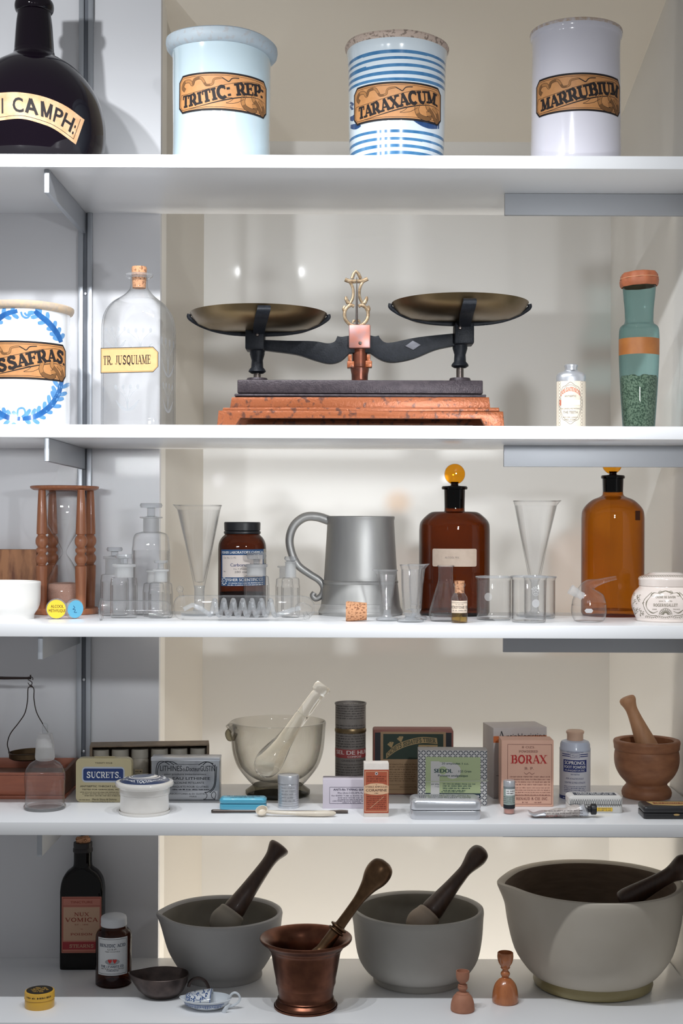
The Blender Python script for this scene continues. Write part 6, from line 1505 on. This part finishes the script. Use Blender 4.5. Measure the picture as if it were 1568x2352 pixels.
def el2(x, y, z, a):
    f = max(0, z / zr); sp = math.exp(-(((a - R(270) + math.pi) % (2 * math.pi) - math.pi) / .35) ** 2)
    return (x * 1.12 - sp * 9 * k * f, y * .8, z + sp * 2 * k * f)
bp = [(0, 0), (24 * k, 0), (30 * k, .0015), (42 * k, zr * .42), (48 * k, zr * .8), (50 * k, zr), (48.5 * k, zr + .0006), (46.5 * k, zr * .82), (40 * k, zr * .5), (28 * k, .004), (0, .003)]
t.add('bowl', lathe(bp, 56, el2), PO)
V, F = [], []; nu, nv = 22, 14
for i in range(nu + 1):
    u = i / nu; x = (-50 + 60 * u) * k
    hw_ = 38 * k * math.sqrt(max(0, 1 - ((x + 0.0) / (57 * k)) ** 2)); hz = (7 + 12 * u ** .7) * k
    for j in range(nv + 1):
        a = math.pi * j / nv; V.append((x, -hw_ * math.cos(a), zr + hz * math.sin(a) * .95))
for i in range(nu):
    for j in range(nv): F.append((i * (nv + 1) + j, (i + 1) * (nv + 1) + j, (i + 1) * (nv + 1) + j + 1, i * (nv + 1) + j + 1))
hood = t.add('hood', (V, F), PO); sm = hood.modifiers.new('t', 'SOLIDIFY'); sm.thickness = .0012; sm.offset = -1
L = Lab(); rn = random.Random(11)
def hd_(u, v, h):   # u along the hood 0..1, v around it 0..1
    x = (-50 + 60 * u) * k; hw_ = 38 * k * math.sqrt(max(0, 1 - (x / (57 * k)) ** 2)); hz = (7 + 12 * u ** .7) * k; a = math.pi * v
    return (x, -(hw_ + h) * math.cos(a), zr + (hz + h) * math.sin(a) * .95)
for i in range(20):
    cu, cv_ = rn.uniform(.12, .9), rn.uniform(.06, .6)
    for q in range(rn.choice((3, 4, 5))):
        a = rn.uniform(0, 6.28); L.disc(cu + .035 * math.cos(a), cv_ + .05 * math.sin(a), .02, CB, 0, ry=.035, n=8)
for i in range(4): L.line(cr([(rn.uniform(.1, .3), rn.uniform(.1, .5)), (.5, rn.uniform(.1, .5)), (.85, rn.uniform(.1, .6))], 5), .012, CB, 0)
L.line([(.985, .02 + i * .045) for i in range(21)], .03, CB, 0); L.line([(.06, .02 + i * .045) for i in range(21)], .03, CB, 0)
L.build(t, 'flower_painting', hd_, parent=hood, maxlen=.1)
L = Lab()
for i in range(26): L.rect(-52 + i * 3.4, 15 - 3.4 * abs(math.sin(i * .5)) - 1, -50 + i * 3.4, 17, CB, 0)
L.rect(-54, 18, 40, 19.4, CB, 0)
L.build(t, 'rim_painting', lambda u, v, h: el2(*((lambda r, a: (r * math.sin(a), -r * math.cos(a)))((48.6 * k if v > 12 else 46.5 * k) + h + .0004, u / 48)), v * k, (u / 48) % 6.283), maxlen=4)
hp = cr([(524, 2302), (526, 2292), (532, 2283), (540, 2280), (548, 2285), (551, 2294), (546, 2303), (534, 2310), (520, 2313)], 4)
t.add('loop_handle', tube([tuple(t.P(x, y, -.004)) for x, y in hp], 2.7 * k, 12), PO)
t.add('leaf_foot', tube([tuple(t.P(x, y, -.02)) for x, y in ((528, 2306), (520, 2314), (514, 2324), (511, 2331))], [1.5 * k, 4.5 * k, 5 * k, 1.5 * k], 12, flat=.6), PO)

# big mortars
MG1 = pm('grey_stoneware', (170, 168, 166), .62, var=.25, vscale=24, rgb2=(156, 154, 152)); MG2 = pm('grey_green_stoneware', (172, 169, 163), .62, var=.25, vscale=24, rgb2=(152, 148, 140)); MG3 = pm('buff_stoneware', (192, 184, 171), .6, var=.3, vscale=18, rgb2=(176, 166, 150)); GLZ = pm('olive_glaze', (150, 138, 96), .4, coat=.3, var=.3, vscale=30, rgb2=(134, 120, 78))
DWOOD = pm('dark_handle_wood', (66, 44, 32), .45, coat=.15, var=.6, vscale=50, rgb2=(46, 30, 22), stretch=(4, 4, .5)); INNER = pm('grey_inner_shade', (116, 111, 101), .7, var=.4, vscale=30, rgb2=(98, 92, 82)); INNERB = pm('brown_stained_inner', (96, 78, 62), .7, var=.6, vscale=26, rgb2=(72, 56, 44), stretch=(1, 1, 6))  # the grey inner material carries the shade inside the bowls in its colour
def mortar(label, px, y, prof, inner, rimy, mat, spw, spd, sph, foot=None, inm=None):
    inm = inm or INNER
    t = T('mortar', label, 'mortar', px, 2180, y, 5); k = t.k; zr = t.z(rimy)
    def tf(x, yy, z, a):
        da = (a - R(268) + math.pi) % (2 * math.pi) - math.pi; f = max(0, min(1, (z - zr + sph * k) / (sph * k)))
        e = math.exp(-(da / spw) ** 2) * f ** 1.6
        return (x - e * spd * k, yy, z - e * spd * .35 * k)
    o = cr(prof, 4)
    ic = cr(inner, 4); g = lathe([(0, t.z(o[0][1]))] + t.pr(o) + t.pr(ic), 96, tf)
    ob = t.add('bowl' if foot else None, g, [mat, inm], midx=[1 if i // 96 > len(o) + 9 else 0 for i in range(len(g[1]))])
    if foot: t.add('foot', lathe([(0, 0)] + t.pr(foot), 80), GLZ)
    return t
def pest(label, px, y, head, tail, prof_head, prof_handle, split, hm, mm, dz=(-.01, .012)):
    """pestle from tail (in the bowl) to head; radii in pixels along 0..1"""
    t = T('pestle', label, 'pestle', px, 2100, y, 5); k = t.k
    a, b = t.P(*tail, dz[0]), t.P(*head, dz[1]); d = b - a; Ln = d.length; M = align(d.normalized())
    if prof_head: t.add('grinding_head', move(lathe([(r * k, f * Ln) for r, f in cr(prof_head, 4)], 40), tuple(a), M), hm)
    t.add('handle' if prof_head else None, move(lathe([(max(r, 0) * k, f * Ln) for r, f in cr(prof_handle, 5)], 36), tuple(a), M), mm)
    return t
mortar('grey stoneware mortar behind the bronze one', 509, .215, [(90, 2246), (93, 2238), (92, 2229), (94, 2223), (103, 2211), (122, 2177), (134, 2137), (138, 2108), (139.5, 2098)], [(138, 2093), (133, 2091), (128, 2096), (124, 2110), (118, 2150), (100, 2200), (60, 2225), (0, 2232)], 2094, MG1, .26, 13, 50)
pest('pestle with a dark wood handle and grey head, in the mortar behind the bronze one', 509, .215, (642, 1944), (505, 2135), [(0, -.06), (24, -.03), (34, .04), (36, .1), (32, .17), (27, .22), (0, .221)], [(24, .215), (25, .25), (23, .32), (19, .5), (16, .68), (15, .8), (17, .88), (23, .95), (25, .985), (22, 1.01), (12, 1.02), (0, 1.022)], 0, pm('grey_head', (140, 132, 120), .6), DWOOD, (-.02, .03))
BRZ = pm('bronze', (116, 74, 56), .3, .9, var=.6, vscale=60, rgb2=(84, 52, 40)); BRZD = pm('bronze_handle', (112, 86, 62), .36, .9, var=.6, vscale=80, rgb2=(78, 58, 42))
t = T('mortar', 'flared bronze mortar with a ringed foot, at the front of the lowest board', 'mortar', 702, 2240, .072, 5)
k = t.k
out = [(0, 0), (70 * k, 0), (73 * k, .003)] + t.pr([(73, 2313), (70, 2309), (71, 2304), (68, 2299), (63, 2294), (65, 2290), (62, 2285), (66, 2262), (74, 2220), (79, 2190), (82, 2180), (85, 2177), (87, 2172), (96, 2165), (104, 2159), (106, 2154), (104, 2151), (98, 2153)], 2) + t.pr([(88, 2160), (78, 2178), (70, 2220), (62, 2270), (0, 2280)], 3)
t.add(None, lathe(out, 88), BRZ)
pest('bronze pestle with a bulbous end and a ring, leaning in the bronze mortar', 702, .072, (868, 2005), (722, 2206), None, [(0, -.09), (16, -.08), (21, -.02), (19, .06), (15, .12), (14, .2), (13.5, .31), (14, .322), (19, .33), (19, .345), (15, .35), (15, .36), (20, .37), (20, .385), (14, .395), (12, .42), (11.5, .6), (13, .72), (19, .84), (28, .94), (30, 1.02), (25, 1.09), (12, 1.125), (0, 1.13)], 0, None, BRZD, (-.015, .012))
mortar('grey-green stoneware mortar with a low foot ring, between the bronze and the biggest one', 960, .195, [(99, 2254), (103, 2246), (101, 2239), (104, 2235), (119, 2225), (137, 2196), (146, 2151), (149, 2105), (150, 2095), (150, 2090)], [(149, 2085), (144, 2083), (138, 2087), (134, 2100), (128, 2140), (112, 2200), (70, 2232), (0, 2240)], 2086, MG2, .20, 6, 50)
pest('pestle with a knobbed dark wood handle, in the grey-green mortar', 960, .195, (1102, 1958), (955, 2135), [(0, -.06), (24, -.03), (33, .04), (34, .1), (30, .17), (25, .22), (0, .221)], [(23, .215), (25, .25), (23, .34), (18, .52), (15, .68), (14.5, .76), (17, .82), (22, .9), (23.5, .96), (20, 1.02), (10, 1.05), (0, 1.055)], 0, pm('buff_head', (150, 134, 118), .6), DWOOD, (-.02, .03))
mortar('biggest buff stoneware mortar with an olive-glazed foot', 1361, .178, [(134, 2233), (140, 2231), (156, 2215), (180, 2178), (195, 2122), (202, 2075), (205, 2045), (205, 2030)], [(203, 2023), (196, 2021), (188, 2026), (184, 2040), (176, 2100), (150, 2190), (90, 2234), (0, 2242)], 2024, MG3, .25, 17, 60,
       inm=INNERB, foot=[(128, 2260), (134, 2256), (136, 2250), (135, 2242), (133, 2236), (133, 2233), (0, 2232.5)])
pest('dark wooden pestle lying in the biggest mortar, cut by the frame edge', 1365, .178, (1580, 1986), (1430, 2070), None, [(0, -.04), (20, -.02), (24, .04), (24, .12), (21, .3), (18, .5), (17, .68), (20, .78), (26, .88), (28, .95), (22, 1.02), (0, 1.05)], 0, None, DWOOD, (-.03, -.055))
# eye cups
t = T('eye_bath', 'shorter matt wooden eye cup with a dark knot, at the front edge', 'eye cup', 1062, 2290, .056, 5)
EW = pm('dull_cup_wood', (180, 124, 98), .7, var=.5, vscale=60, rgb2=(156, 102, 78))
t.add(None, lathe([(0, 0), (25.5 * t.k, 0), (27.5 * t.k, .002)] + t.pr(cr([(27.5, 2316), (26.5, 2304), (22, 2290), (15, 2282)], 3)) + t.pr([(15, 2281), (11, 2279), (8, 2277), (8, 2274), (11, 2271), (11.5, 2267), (10, 2263), (11, 2262), (7, 2259), (7, 2257)]) + t.pr(cr([(8, 2256), (13, 2251), (15, 2244), (15.5, 2236), (15, 2230)], 3)) + t.pr([(13.5, 2230), (12, 2240), (7, 2248), (0, 2250)]), 44), EW)
t = T('eye_bath', 'taller glossy orange-brown wooden eye cup, beside the biggest mortar', 'eye cup', 1160, 2250, .093, 5)
EW2 = pm('glossy_cup_wood', (190, 116, 68), .25, coat=.8, var=.6, vscale=40, rgb2=(158, 90, 52), stretch=(3, 3, .6))
t.add(None, lathe([(0, 0), (28 * t.k, 0), (30.5 * t.k, .003)] + t.pr(cr([(30.5, 2296), (29, 2278), (24, 2260), (15, 2249), (8, 2245)], 4)) + t.pr(cr([(7.5, 2244), (10.5, 2238), (10.5, 2234), (7, 2229), (7, 2226)], 3)) + t.pr([(10, 2224), (11, 2222), (10, 2220)]) + t.pr(cr([(10, 2220), (16, 2210), (18.5, 2198), (18, 2188)], 3)) + t.pr([(16.5, 2187), (15, 2200), (8, 2212), (0, 2215)]), 48), EW2)
